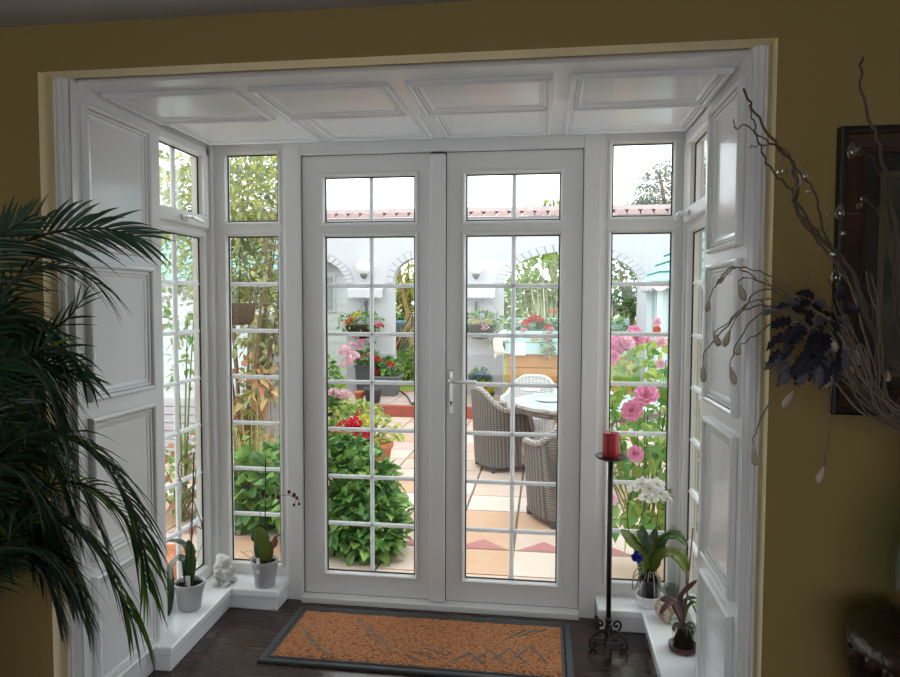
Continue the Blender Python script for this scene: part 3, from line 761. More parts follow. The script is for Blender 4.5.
# near right: wine-leaved orchid in a clear pot on a dark saucer
p = pZ(683, 650, SZ); p = V((p.x, p.y, SZ))
o4 = thing('potted_orchid', 'small wine-red leaved orchid in a clear pot on a dark saucer', 'orchid', p)
b = MB(); b.lathe([(0, 0), (.048, 0), (.054, .004), (.057, .026), (.054, .026), (.050, .008), (0, .006)], p, 28); b.build('saucer', mat('dark_red_saucer', (.07, .022, .02), .3, var=.2), o4, smooth=True, label='dark red-brown saucer')
pp = p + V((0, 0, .008)); PH = .095
b = MB(); b.lathe([(0, 0), (.040, 0), (.046, PH), (.049, PH), (.049, PH + .003), (.045, PH + .003), (.038, .003), (0, .003)], pp, 28); b.build('clear_pot', CLEAR, o4, smooth=True)
b = MB(); b.lathe([(0, .004), (.0375, .004), (.0435, PH * .86), (.03, PH * .95), (0, PH)], pp, 18); b.build('bark_soil', mat('mossy_soil', (.10, .085, .05), .95, .1, var=.45, scale=50, bump=1, bscale=90, col2=(.03, .04, .02)), o4)
T = pp + V((0, 0, PH))
def q4(x, y, dy=0.): return pY(x, y, p.y + dy)
for pts, w, m in (([T, q4(680, 604), q4(682, 594, -.01), q4(690, 586, -.01), q4(697, 580, -.01)], .028, WINE), ([T, q4(675, 604, -.01), q4(666, 606, -.03), q4(660, 614, -.05)], .03, WINE),
                  ([T, q4(684, 603, .01), q4(690, 598, .02), q4(698, 598, .02)], .022, ORLD), ([T, q4(686, 610), q4(692, 602), q4(697, 604)], .02, ORL), ([T, q4(670, 600, .02), q4(660, 600, .02)], .03, WINE)):
    strap(o4, pts, w * .72, m, face=(0, -.8, 1))
b = MB()
for k in range(12):
    a = rnd(0, 6.28); D = V((cos(a), sin(a), 0)); b.tube(spline([T, T + D * .03 + V((0, 0, .01)), T + D * .045 + V((0, 0, -.01)), T + D * .035 + V((0, 0, -.05))], 3), .0018, 5)
b.build('aerial_root', mat('dark_root', (.09, .07, .05), .8), o4, smooth=True)
b = MB(); b.tube([T - V((0, 0, .06)), q4(693, 528)], .003, 6); b.build('stake', CANE, o4)
b = MB(); [b.leaf(q4(696, 605 + rnd(-12, 8), rnd(-.02, .02)), rdir(), (0, 0, 1), .02, .012) for k in range(14)]; b.build('foliage', LEAF[1], o4)

# ------------------------------------------------------------------ palm on the left
random.seed(21)
PB = V((-1.72, 1.50, RZ))
palm = thing('potted_palm', 'large dark green palm with arching fronds left of the bay opening', 'palm', PB)
b = MB(); b.lathe([(0, 0), (.15, 0), (.155, .02), (.19, .30), (.205, .31), (.205, .34), (.18, .34), (.165, .30), (0, .29)], PB, 28); b.build('pot', BASKET, palm, smooth=True)


def frond(pts, ln, roll, droop, bright=0., wid=.011, n=26, gap=1, both=True, dry=0, t0=.12):
    sp = spline([pY(x, y, Y) for x, y, Y in pts], 10); k = len(sp)
    b = MB(); st = MB(); cr = PB + V((rnd(-.05, .07), rnd(-.05, .05), max(.35, min(.8, sp[0].z - RZ - .3))))
    st.tube(spline([cr, cr.lerp(sp[0], .55) + V((-.02, 0, .05)), sp[0]], 6), .0062, 6); st.tube(sp, [.0055 * (1 - .8 * i / k) + .0008 for i in range(k)], 5)
    L = 0; cum = [0]
    for i in range(1, k): L += (sp[i] - sp[i - 1]).length; cum.append(L)
    def at(t):
        s = t * L; i = max(j for j in range(k) if cum[j] <= s + 1e-9); i = min(i, k - 2)
        f = (s - cum[i]) / max(1e-6, cum[i + 1] - cum[i]); return sp[i].lerp(sp[i + 1], f), (sp[i + 1] - sp[i]).normalized()
    for j in range(n):
        t = t0 + (1 - t0) * j / (n - 1)
        p, d = at(min(.999, t))
        side = d.cross(V((0, 0, 1))); side = side.normalized() if side.length > .05 else V((1, 0, 0))
        up = side.cross(d).normalized()
        side, up = side * cos(roll) + up * sin(roll), up * cos(roll) - side * sin(roll)
        ang = radians(62 - 42 * t)
        l = ln * (.55 + .75 * sin(pi * min(1, .18 + t * .72))) * rnd(.85, 1.12)
        for sg in ((-1, 1) if both else (1,)):
            dd = d * cos(ang) + side * (sg * sin(ang)) + up * .18 + rdir() * .07
            mi = 2 if rnd(0, 1) < bright else (0 if rnd(0, 1) < .6 else 1)
            b.leaf(p, dd, up, l, wid * rnd(.8, 1.2), droop * rnd(.6, 1.3), .35, mi=mi, shape=[.35, .9, 1., .8, .45, .04])
    p, d = at(.999); b.leaf(p, d, V((0, 0, 1)), ln * .6, wid, droop, .3, mi=1, shape=[.35, .9, 1., .7, .04])
    o = b.build('frond', PALM if not dry else [PALMDRY], palm, smooth=True)
    st.build('rachis', PALMST, o, smooth=True)
    return o


A = radians
frond([(-45, 330, 1.50), (-5, 262, 1.52), (40, 236, 1.54), (95, 228, 1.56), (135, 236, 1.58)], .13, A(70), .25, .0, .010, 26)
frond([(-60, 300, 1.42), (-25, 255, 1.42), (0, 236, 1.42), (22, 222, 1.42)], .10, A(60), .1, .0, .009, 16)
frond([(-40, 400, 1.50), (0, 300, 1.48), (30, 270, 1.5), (70, 268, 1.52), (95, 282, 1.54)], .14, A(25), .55, .0, .008, 24)
frond([(-30, 470, 1.50), (5, 390, 1.50), (38, 352, 1.5), (65, 350, 1.52), (84, 372, 1.54)], .10, A(60), .35, .05, .008, 22)
frond([(-30, 400, 1.58), (10, 370, 1.60), (55, 366, 1.62), (85, 378, 1.64)], .10, A(55), .25, .05, .008, 20)
frond([(-40, 520, 1.50), (-5, 458, 1.48), (40, 432, 1.48), (85, 446, 1.50), (120, 486, 1.52), (140, 535, 1.54)], .155, A(38), .55, .12, .011, 40)
frond([(-20, 560, 1.56), (20, 500, 1.57), (70, 482, 1.58), (112, 502, 1.60), (138, 545, 1.62), (146, 585, 1.63)], .13, A(45), .6, .75, .008, 30, t0=.35)
frond([(-20, 590, 1.46), (25, 520, 1.45), (65, 520, 1.45), (98, 552, 1.46), (118, 590, 1.47), (128, 612, 1.48)], .15, A(42), .75, .25, .012, 26)
frond([(-60, 610, 1.36), (-15, 556, 1.35), (25, 548, 1.35), (52, 562, 1.36), (70, 590, 1.37)], .15, A(30), .5, .0, .012, 28)
frond([(-40, 540, 1.52), (0, 510, 1.52), (40, 515, 1.52), (70, 560, 1.52), (84, 610, 1.52)], .12, A(35), .75, .1, .010, 28)
frond([(-60, 420, 1.42), (-20, 372, 1.42), (15, 360, 1.42), (45, 385, 1.42), (60, 430, 1.42)], .15, A(40), .5, .0, .011, 30)
frond([(-60, 480, 1.55), (-10, 430, 1.55), (25, 425, 1.55), (50, 455, 1.55), (66, 500, 1.55)], .15, A(40), .6, .0, .011, 30)
frond([(-60, 360, 1.62), (-20, 320, 1.62), (15, 310, 1.62), (45, 330, 1.62), (60, 360, 1.62)], .14, A(45), .4, .0, .010, 26)
frond([(-50, 560, 1.62), (0, 470, 1.62), (40, 455, 1.62), (75, 480, 1.62), (100, 530, 1.62)], .14, A(40), .6, .1, .010, 30)
frond([(-70, 520, 1.42), (-25, 470, 1.40), (10, 468, 1.40), (36, 500, 1.40), (46, 545, 1.40)], .15, A(40), .55, .0, .011, 28)
frond([(-70, 440, 1.66), (-20, 380, 1.66), (20, 400, 1.66), (40, 440, 1.66)], .15, A(40), .5, .0, .011, 26)
frond([(30, 560, 1.60), (55, 552, 1.60), (68, 570, 1.60), (72, 596, 1.60)], .07, A(40), .5, .0, .012, 10, dry=1)
frond([(-40, 330, 1.72), (0, 345, 1.72), (40, 335, 1.72), (66, 320, 1.72), (82, 300, 1.72)], .09, A(75), .15, .0, .006, 12)
random.seed(77)
for k in range(9):
    y_ = rnd(300, 520); Y_ = rnd(1.42, 1.75); x_ = rnd(20, 62)
    frond([(-70, y_ + 70, Y_), (-25, y_ + 8, Y_), (x_ * .4, y_, Y_), (x_ * .8, y_ + 18, Y_), (x_, y_ + rnd(40, 75), Y_)], .14, A(rnd(30, 60)), .5, .0, .011, 28)
for k in range(6):
    y_ = rnd(520, 585); Y_ = rnd(1.38, 1.6); x_ = rnd(35, 68)
    frond([(-70, y_ + 60, Y_), (-25, y_ + 5, Y_), (x_ * .4, y_ - 6, Y_), (x_ * .8, y_ + 8, Y_), (x_, y_ + rnd(25, 45), Y_)], .12, A(rnd(30, 50)), .55, .04, .011, 28)
for dx, dy, h in ((0, 0, .52), (.05, .03, .45), (-.04, .04, .50), (.03, -.05, .4), (.06, .02, .35)):
    b = MB(); b.tube(spline([PB + V((dx * .6, dy * .6, .29)), PB + V((dx, dy, .29 + h * .5)), PB + V((dx * 1.2, dy * 1.2, .29 + h))], 6), [.014 - .0004 * i for i in range(13)], 8); b.build('cane', PALMST, palm, smooth=True)

# ------------------------------------------------------------------ right wall: picture, vase of twigs, carved stool
tl, bl = pY(836, 131, YW), pY(834, 411, YW)
px0, pz0, pz1 = (tl.x + bl.x) / 2, bl.z, tl.z; pw = .62
pic = thing('framed_picture', 'dark antique wooden framed picture on the mustard wall behind the twigs', 'picture', (px0 + pw / 2, YW, (pz0 + pz1) / 2))
b = MB(); b.loop((px0, YW, pz0), (1, 0, 0), (0, 0, 1), (0, -1, 0), pw, pz1 - pz0, [(0, 0), (0, .026), (.006, .030), (.012, .028), (.016, .022), (.05, .018), (.054, .022), (.062, .020), (.066, .008)])
fo = b.build('frame', FRAMEW, pic)
b = MB(); b.loop((px0, YW, pz0), (1, 0, 0), (0, 0, 1), (0, -1, 0), pw, pz1 - pz0, [(-.006, 0), (-.006, .028), (.000, .031), (.008, .031)]); b.build('frame_edge', FRAMEB, fo, label='black outer edge of the frame')
for k in range(5):
    z = pz0 + .07 + k * (pz1 - pz0 - .14) / 4; b = MB(); b.box((px0 + .018, YW - .0235, z - .0015), (px0 + .050, YW - .018, z + .0015)); b.build('inlay', FRAMEI, fo)
for k in range(6): b = MB(); b.box((px0 + .07 + k * .09, YW - .0235, pz0 + .02), (px0 + .073 + k * .09, YW - .018, pz0 + .05)); b.build('inlay', FRAMEI, fo)
b = MB(); b.box((px0 + .06, YW - .007, pz0 + .06), (px0 + pw - .06, YW - .002, pz1 - .06)); b.build('backing', mat('dark_mount', (.012, .015, .016), .5, var=.3, scale=5), pic)
b = MB(); ix = pY(881, 260, YW).x; iz = pY(881, 172, YW).z
b.loop((ix - .012, YW - .006, pz0 + .10), (1, 0, 0), (0, 0, 1), (0, -1, 0), .36, iz - pz0 - .10, [(0, 0), (0, .005), (.014, .006), (.016, .002)]); b.build('inner_strip', mat('dull_gold', (.24, .19, .10), .5, metal=.2, var=.3, scale=20), pic)  # dull gold strips round the inner rectangle
def art_fn(nt, N, L, bb):
    tc = N.new('ShaderNodeTexCoord'); nz = N.new('ShaderNodeTexNoise'); nz.inputs['Scale'].default_value = 6; nz.inputs['Detail'].default_value = 5
    L.new(tc.outputs['Object'], nz.inputs['Vector']); r = ramp(N, [(.35, (.03, .036, .03)), (.52, (.10, .10, .08)), (.62, (.13, .035, .025)), (.75, (.05, .06, .06))])
    L.new(nz.outputs['Fac'], r.inputs[0]); L.new(r.outputs[0], bb.inputs['Base Color']); bb.inputs['Roughness'].default_value = .6
b = MB(); b.box((ix + .002, YW - .0085, pz0 + .112), (ix + .33, YW - .0065, iz - .014)); b.build('painting', node_mat('murky_painting', art_fn), pic)
b = MB(); b.box((px0 + .064, YW - .016, pz0 + .064), (px0 + pw - .064, YW - .014, pz1 - .064)); b.build('glazing', node_mat('picture_glass', glass_fn((.9, .9, .9), 1.45)), pic)

VY = 1.74
# carved stool that carries the vase
sl = pY(850, 640, VY); top = pY(868, 634, VY).z
sx = sl.x + .23
stool = thing('carved_stool', 'dark carved wooden stool at the foot of the mustard wall', 'stool', (sx, VY, RZ))
b = MB(); b.lathe([(0, top - .05), (.19, top - .05), (.215, top - .042), (.225, top - .028), (.215, top - .014), (.2, top - .004), (.15, top - .002), (0, top - .002)], (sx, VY, 0), 36); b.build('seat', CARVED, stool, smooth=True)
b = MB(); n = 48
for k in range(26):
    a = 2 * pi * k / 26; b.ball((sx + .205 * cos(a), VY + .205 * sin(a), top - .045), (.018, .018, .022), 8, 6)
b.build('carved_border', CARVED, stool, smooth=True)
for k in range(4):
    a = pi / 4 + k * pi / 2; D = V((cos(a), sin(a), 0)); c = V((sx, VY, 0))
    b = MB(); b.tube(spline([c + D * .17 + V((0, 0, top - .05)), c + D * .19 + V((0, 0, top - .16)), c + D * .13 + V((0, 0, top - .36)), c + D * .12 + V((0, 0, (top + RZ) / 2)), c + D * .17 + V((0, 0, RZ + .12)), c + D * .21 + V((0, 0, RZ + .015))], 5), [.045, .047, .05, .05, .046, .042, .038, .035, .033, .032, .031, .030, .030, .030, .030, .031, .032, .033, .034, .034, .034, .034, .034, .034, .034, .034][:26], 10)
    b.build('leg', CARVED, stool, smooth=True)
b = MB(); vr = .17; vx = pY(892, 600, VY).x + vr; zs = pY(892, 560, VY).z; zt = pY(905, 520, VY).z
b.lathe([(0, top), (vr * .75, top), (vr * .9, top + .02), (vr, top + .10), (vr * 1.0, zs), (vr * .93, zs + .05), (vr * .72, zt + .02), (vr * .55, zt + .06), (vr * .52, zt + .12), (vr * .58, zt + .14), (vr * .55, zt + .14), (vr * .49, zt + .12), (vr * .5, zt + .06), (vr * .68, zt + .015), (vr * .89, zs + .04), (vr * .965, zs), (vr * .965, top + .1), (vr * .85, top + .03), (0, top + .02)], (vx, VY, 0), 40)
vs_ = b.build('vase', VASEG, smooth=True); tag(origin_to(vs_, (vx, VY, top)), 'large grey-green glass vase standing on the carved stool', 'vase')

MOUTH = V((vx, VY, zt + .13))
tw = thing('twig_arrangement', 'spray of pale twisted twigs with pearl pods and inky leaves in the glass vase', 'dried arrangement', (vx, VY, top + .03))
def tp(x, y, dy=0.): return pY(x, y, VY + dy)


def twig(pix, r0, r1, dy=0., m=TWIG, wig=.004, n=5, root=True):
    pts = [tp(x, y, dy + (.03 * sin(i * 1.7 + x))) for i, (x, y) in enumerate(pix)]
    if root: pts = [V((vx + rnd(-.04, .04), VY + rnd(-.03, .03), zt - .16)), MOUTH + V((rnd(-.05, .02), rnd(-.03, .03), 0))] + pts
    sp = spline(pts, n); k = len(sp)
    sp = [p + rdir() * wig * (0 if i == 0 else 1) for i, p in enumerate(sp)]
    b = MB(); b.tube(sp, [r0 + (r1 - r0) * i / (k - 1) for i in range(k)], 6)
    o = b.build('twig', m, tw, smooth=True)
    return o, sp


def drop(c, up, ln, r, m, nm, parent):
    b = MB(); b.lathe([(0, 0), (r * .55, ln * .05), (r * .95, ln * .22), (r, ln * .36), (r * .75, ln * .58), (r * .38, ln * .8), (r * .14, ln * .95), (0, ln)], (0, 0, 0), 12)
    q = V((0, 0, 1)).rotation_difference(V(up)); b.v = [tuple(V(c) + q @ V(v)) for v in b.v]
    return b.build(nm, m, parent, smooth=True)


pods = [([(868, 400), (835, 340), (795, 300), (758, 280), (735, 267), (720, 278), (709, 298)], (703, 312)),
        ([(872, 400), (842, 340), (800, 295), (760, 272), (738, 268), (727, 274)], (722, 283)),
        ([(872, 390), (838, 330), (800, 300), (770, 285), (748, 277), (738, 281)], (732, 301)),
        ([(874, 410), (830, 350), (785, 305), (750, 302), (728, 322), (714, 332)], (714, 345)),
        ([(874, 400), (835, 340), (790, 300), (760, 290), (742, 310), (732, 328)], (724, 348)),
        ([(876, 410), (832, 352), (785, 310), (750, 308), (725, 328), (706, 350), (702, 362)], (704, 387)),
        ([(874, 400), (830, 345), (780, 310), (750, 322), (735, 350), (730, 365)], (733, 386)),
        ([(876, 400), (830, 350), (785, 320), (755, 335), (740, 345)], (731, 351)),
        ([(872, 410), (845, 380), (818, 362), (800, 372), (793, 390)], (785, 419)),
        ([(880, 410), (860, 370), (842, 360), (834, 368)], (826, 392)),
        ([(884, 410), (870, 370), (858, 358)], (852, 384)),
        ([(872, 420), (830, 380), (798, 380), (772, 400), (757, 430), (752, 445)], (750, 465)),
        ([(876, 420), (850, 380), (834, 372), (830, 400), (828, 440), (824, 465)], (821, 486)),
        ([(884, 400), (865, 350), (856, 345)], (851, 364)), ([(880, 400), (852, 350), (842, 340)], (838, 352)), ([(890, 410), (886, 370)], (881, 376)),
        ([(872, 390), (840, 320), (812, 300), (798, 318)], (794, 338)), ([(880, 390), (850, 335), (836, 325), (830, 335)], (826, 350))]
random.seed(4)
for i, (path, pod) in enumerate(pods):
    o, sp = twig(path, .0034, .0013, rnd(-.08, .05), TWIG, .003)
    e = sp[-1]; c = tp(pod[0], pod[1]); c.y = e.y
    b_ = (e - c); ln = min(.05, max(.028, b_.length))
    up = b_.normalized(); drop(e - up * ln, up, ln, .0085 if ln > .035 else .007, POD, 'pod', tw)
# bare sprays above
m1 = [(880, 345), (855, 279), (833, 249), (811, 227), (796, 209), (798, 190), (790, 161), (774, 142), (755, 113), (743, 88)]
twig(m1, .0065, .0026, 0, TWIGD)
twig([(882, 345), (860, 290), (838, 255), (822, 225), (815, 195), (800, 172), (780, 150), (757, 135), (745, 125), (736, 128), (735, 119)], .004, .0012, .03, TWIGD)
twig([(884, 350), (850, 285), (818, 240), (792, 192), (770, 168), (759, 142), (752, 118), (750, 103)], .0045, .0014, .05, TWIGD)
twig([(886, 350), (846, 275), (808, 230), (793, 200), (797, 175), (785, 150), (772, 144), (760, 146), (748, 146)], .0035, .001, -.03, TWIGD)
twig([(905, 330), (899, 256), (891, 205), (886, 172), (877, 139), (864, 105), (861, 70), (862, 57)], .007, .002, 0, TWIGD)
twig([(905, 330), (896, 270), (889, 225), (884, 185), (872, 160), (858, 151)], .004, .0012, .02, TWIGD)
twig([(902, 340), (890, 260), (880, 215), (865, 200)], .0035, .001, -.02, TWIGD)
for k in range(20):
    a = rnd(0, 1); xe = 745 + 140 * a + rnd(-15, 15); ye = 270 + 30 * rnd(0, 1) - 14 * a * rnd(0, 1)
    xm = 892 - (892 - xe) * .52; ym = 418 - (418 - ye) * .46
    twig([(888 + rnd(-6, 8), 418), (xm, ym), (xe, ye)], .0032, .001, rnd(-.1, .08), TWIG if rnd(0, 1) < .45 else TWIGD, .006, 4)
# crystal drops and beads wired to the twigs
for x, y, big in ((782, 158, 0), (785, 171, 0), (780, 172, 0), (804, 174, 1), (809, 191, 0), (840, 211, 1), (830, 214, 0), (827, 229, 0), (819, 230, 0), (843, 233, 0), (833, 254, 0), (836, 275, 1), (799, 185, 0), (860, 149, 0), (852, 150, 1), (864, 199, 0), (860, 206, 0), (858, 300, 0), (873, 306, 0)):
    c = tp(x, y, -.02)
    if big: o = drop(c - V((0, 0, .02)), (0, 0, 1), .042, .0105, CRYST, 'crystal_drop', tw)
    else:
        b = MB(); b.ball(c, .0072, 7, 5); b.build('crystal_bead', CRYST, tw)
# inky artificial leaves
b = MB(); b2 = MB(); hub = tp(822, 322, -.06)
LOBE = [.2, .75, .45, 1., .55, .8, .3, .04]
for k in range(75):
    x, y = rnd(780, 845), rnd(295, 375)
    if (x - 815) ** 2 / 40 ** 2 + (y - 335) ** 2 / 45 ** 2 > 1: continue
    p = tp(x, y, rnd(-.1, -.02)); d = (p - hub).normalized() + V((-.5, -.2, -.35)) + rdir() * .4
    (b if rnd(0, 1) < .8 else b2).leaf(p, d, V((0, -1, .4)) + rdir() * .5, rnd(.038, .06), rnd(.020, .032), .25, .3, shape=LOBE)
b.build('ink_leaves', INKLEAF, tw, label='ink-dark serrated leaves')
for x, y in ((786, 352), (788, 340)): b2.leaf(tp(x, y, -.05), (-.15, 0, -1), (0, -1, 0), .085, .03, 0, .4, shape=LOBE)
b2.build('frosted_leaves', SILVL, tw, label='frosted grey serrated leaves')

# ------------------------------------------------------------------ the garden
ZG, ZT = -.20, -.04           # patio and raised terrace
GW = 11.5                     # face of the arched garden wall
random.seed(11)
b = MB(); b.box((-7, YD + .09, ZG - .2), (5, 10.02, ZG - .012)); patio = struct(b.build('floor_patio', mat('patio_joint', (.20, .17, .15), .9, .1)), 'patio bedding between the slabs')
SLAB = [mat('slab_cream', (.64, .53, .46), .75, .25, col2=(.58, .40, .29), scale=7, bump=.15, bscale=50), mat('slab_pink', (.63, .48, .42), .75, .25, col2=(.56, .38, .32), scale=7, bump=.15, bscale=50),
        mat('slab_orange', (.60, .41, .29), .7, .3, col2=(.53, .30, .17), scale=7, bump=.15, bscale=50), mat('slab_pale', (.68, .61, .54), .75, .25, col2=(.62, .48, .39), scale=7, bump=.15, bscale=50)]
def slab(b, x0, y0, x1, y1, z, mi):
    g = .006; e = .004
    b.add([(x0 + g, y0 + g, z - .02), (x1 - g, y0 + g, z - .02), (x1 - g, y1 - g, z - .02), (x0 + g, y1 - g, z - .02),
           (x0 + g + e, y0 + g + e, z), (x1 - g - e, y0 + g + e, z), (x1 - g - e, y1 - g - e, z), (x0 + g + e, y1 - g - e, z)],
          [(4, 5, 6, 7), (0, 1, 5, 4), (1, 2, 6, 5), (2, 3, 7, 6), (3, 0, 4, 7)], mi)
b = MB(); ux = pZ(512, 560, ZG).x; sw, sd = .425, .44; y0 = pZ(500, 550, ZG).y
j0 = int((3.37 - y0) / sd) - 1
for j in range(j0, int((10.0 - y0) / sd) + 1):
    for i in range(-16, 11):
        ya, yb = y0 + j * sd, y0 + (j + 1) * sd
        if yb < 3.37 or ya > 9.95: continue
        r = rnd(0, 1); mi = 0 if r < .34 else 1 if r < .58 else 2 if r < .78 else 3
        if j == -1 and rnd(0, 1) < .5: mi = 2
        slab(b, ux + i * sw, max(ya, 3.37), ux + (i + 1) * sw, min(yb, 9.98), ZG, mi)
b.build('paving_slab', SLAB, patio, label='cream, pink and orange paving slabs')
b = MB()
for i in range(-6, 5):     # red triangles set into one row of slabs
    xa = ux + i * sw + .03; xb = xa + sw - .07
    b.add([(xa, y0 + .012, ZG + .0015), (xb, y0 + .012, ZG + .0015), ((xa + xb) / 2, y0 + .20, ZG + .0015)], [(0, 1, 2)], 0)
b.build('triangle_inlay', [mat('red_slab_inlay', (.56, .24, .23), .75, .2, var=.2, scale=8)], patio, label='red triangles set into one row of slabs')

# raised terrace with a red tiled riser
b = MB(); b.box((-4.05, 9.98, ZG - .2), (6, GW + .4, ZT - .025)); ter = struct(b.build('floor_terrace', REDT))
b = MB()
for j in range(4):
    for i in range(24):
        x0 = -4.05 + i * .43; y = 10.08 + j * .37
        slab(b, x0, y, x0 + .43, y + .37, ZT - .004, 0)
b.build('terrace_slab', TERRTOP, ter)
b = MB(); b.box((-4.07, 9.94, ZG), (6, 9.98, ZT - .02)); b.tube([(-4.07, 9.965, ZT - .012), (6, 9.965, ZT - .012)], .018, 8); b.box((-4.05, 9.97, ZT - .03), (6, 10.10, ZT - .002))
b.build('riser_tile', REDT, ter)
b = MB(); b.box((-14, GW + .25, -.3), (10, 40, -.07)); struct(b.build('lawn', GRASS))
b = MB(); b.box((-14, 9.98, -.5), (-4.05, GW + .4, -.12)); b.box((-14, 3.4, -.5), (-7, 9.98, -.21)); b.box((5, 3.4, -.5), (10, GW + .4, -.21)); struct(b.build('ground', mat('garden_soil', (.16, .10, .07), .95, .1, var=.4, scale=12, bump=.6)))

# arched wall: (centre, half width, rise) of each arch
ARCH = [(-4.41, 1.045, .52), (-2.135, .425, .425), (.405, 1.095, .52)]
SPR, WT = 1.82, 2.90
xs_ = [-9.0]
for c, h, r in ARCH: xs_ += [c - h * cos(pi * k / 24) for k in range(25)]
xs_ += [4.6]
def zb(x):
    for c, h, r in ARCH:
        if abs(x - c) <= h + 1e-6: return SPR + r * sqrt(max(0, 1 - ((x - c) / h) ** 2))
    return None
b = MB(); W2 = GW + .24
for i in range(len(xs_) - 1):
    xa, xb = xs_[i], xs_[i + 1]
    inside = any(c - h - 1e-6 <= xa and xb <= c + h + 1e-6 for c, h, r in ARCH)
    za, zc = (zb(xa), zb(xb)) if inside else (ZT - .2, ZT - .2)
    b.add([(xa, GW, za), (xb, GW, zc), (xb, GW, WT), (xa, GW, WT), (xa, W2, za), (xb, W2, zc), (xb, W2, WT), (xa, W2, WT)], [(0, 1, 2, 3), (5, 4, 7, 6), (0, 4, 5, 1), (3, 2, 6, 7)])
for c, h, r in ARCH:
    for s in (-1, 1): b.add([(c + s * h, GW, ZT - .2), (c + s * h, W2, ZT - .2), (c + s * h, W2, SPR), (c + s * h, GW, SPR)], [(0, 1, 2, 3)])
gw = struct(b.build('wall_garden', GWALL), 'white rendered garden wall with arches')
for c, h, r in ARCH:
    n = 26 if h > .6 else 14; b = MB(); t = .115
    for k in range(n):
        a0, a1 = pi * (k + .06) / n, pi * (k + .94) / n; vs = []
        for a in (a0, a1):
            for dr, y in ((-.004, GW - .022), (t, GW - .022), (t, GW + .002), (-.004, GW + .002)):
                vs.append((c - (h + dr) * cos(a), y, SPR + (r + dr) * sin(a)))
        b.add(vs, [(0, 1, 5, 4), (1, 2, 6, 5), (0, 4, 7, 3), (0, 3, 2, 1), (4, 5, 6, 7)])
    b.build('arch_ring', GWALL, gw, label='ring of white stones round an arch')
    b = MB(); vs = []
    for k in range(41):
        a = pi * k / 40
        for dr in (0, t + .006): vs.append((c - (h + dr) * cos(a), GW - .004, SPR + (r + dr) * sin(a)))
    b.add(vs, [(2 * k, 2 * k + 1, 2 * k + 3, 2 * k + 2) for k in range(40)]); b.build('ring_joint', JOINT, gw)
b = MB()
for xa, xb in ((-3.365, -2.56), (-1.71, -.69), (1.50, 4.6), (-9, -5.455)): b.box((xa - .004, GW - .03, ZT - .1), (xb + .004, W2 + .03, .62))
b.build('plinth', GWALLLOW, gw, label='lavender-grey painted foot of the wall')
b = MB(); x = -9.0
while x < 4.5:
    vs = []; n = 7
    for y in (GW - .09, GW + .12):
        for k in range(n): a = pi * k / (n - 1); vs.append((x + .105 - .1 * cos(a), y, WT + .01 + .085 * sin(a) + (0 if y < GW else .07)))
    b.add(vs, [(k, k + 1, n + k + 1, n + k) for k in range(n - 1)] + [tuple(range(n))], 0); x += .21
b.box((-9, GW - .05, WT - .005), (4.6, GW + .27, WT + .012), 1); b.box((-9, GW - .02, WT + .10), (4.6, GW + .27, WT + .17), 1)
b.build('tile_coping', [TILE, TILEL], gw, label='pink clay tiles along the wall top')

# lamps, little canopies and hanging baskets on the two piers
LAMPY = GW - .17
for px, py, lab in ((363.5, 267, 'white globe wall lamp on the pier left of the narrow arch'), (476, 267, 'white globe wall lamp on the pier right of the narrow arch')):
    c = pY(px, py, LAMPY)
    t = thing('globe_lamp', lab, 'lamp', c, 'globe lamps on the garden wall')
    b = MB(); b.ball(c, .125, 20, 14); b.build('globe', GLOBE, t, smooth=True)
    b = MB(); b.lathe([(0, -.19), (.03, -.19), (.045, -.165), (.06, -.15), (.06, -.118), (0, -.11)], c, 16); b.tube([c + V((0, 0, -.17)), c + V((0, .08, -.19)), V((c.x, GW + .002, c.z - .15))], .016, 8); b.build('bracket', MGREY, t, smooth=True)
for xc, lab in ((pY(365.5, 290, GW - .2).x, 'white scalloped canopy on the pier left of the narrow arch'), (pY(477, 290, GW - .2).x, 'white scalloped canopy on the pier right of the narrow arch')):
    t = thing('wall_canopy', lab, 'canopy', (xc, GW, 1.72), 'scalloped canopies on the garden wall')
    b = MB(); n = 30; hw = .30; vs = []
    for k in range(n + 1):
        x = xc - hw + 2 * hw * k / n; sc = .022 * abs(sin(pi * k / 5))
        vs += [(x, GW, 1.80), (x, GW - .24, 1.71), (x, GW - .25, 1.585 - sc), (x, GW - .235, 1.585 - sc), (x, GW - .225, 1.70), (x, GW, 1.785)]
    b.add(vs, [(k * 6 + j, k * 6 + 6 + j, k * 6 + 7 + j, k * 6 + 1 + j) for k in range(n) for j in range(5)] + [tuple(range(6)), tuple(n * 6 + j for j in reversed(range(6)))])
    b.build('scalloped_hood', GWALL, t)
    b = MB(); b.tube([(xc - .02, GW + .001, 1.50), (xc - .02, GW - .10, 1.50), (xc - .02, GW - .17, 1.50), (xc - .02, GW - .19, 1.46), (xc - .02, GW - .17, 1.43)], .013, 6); b.box((xc - .05, GW - .03, 1.25), (xc - .015, GW + .001, 1.52)); b.build('hook', MGREY, t)

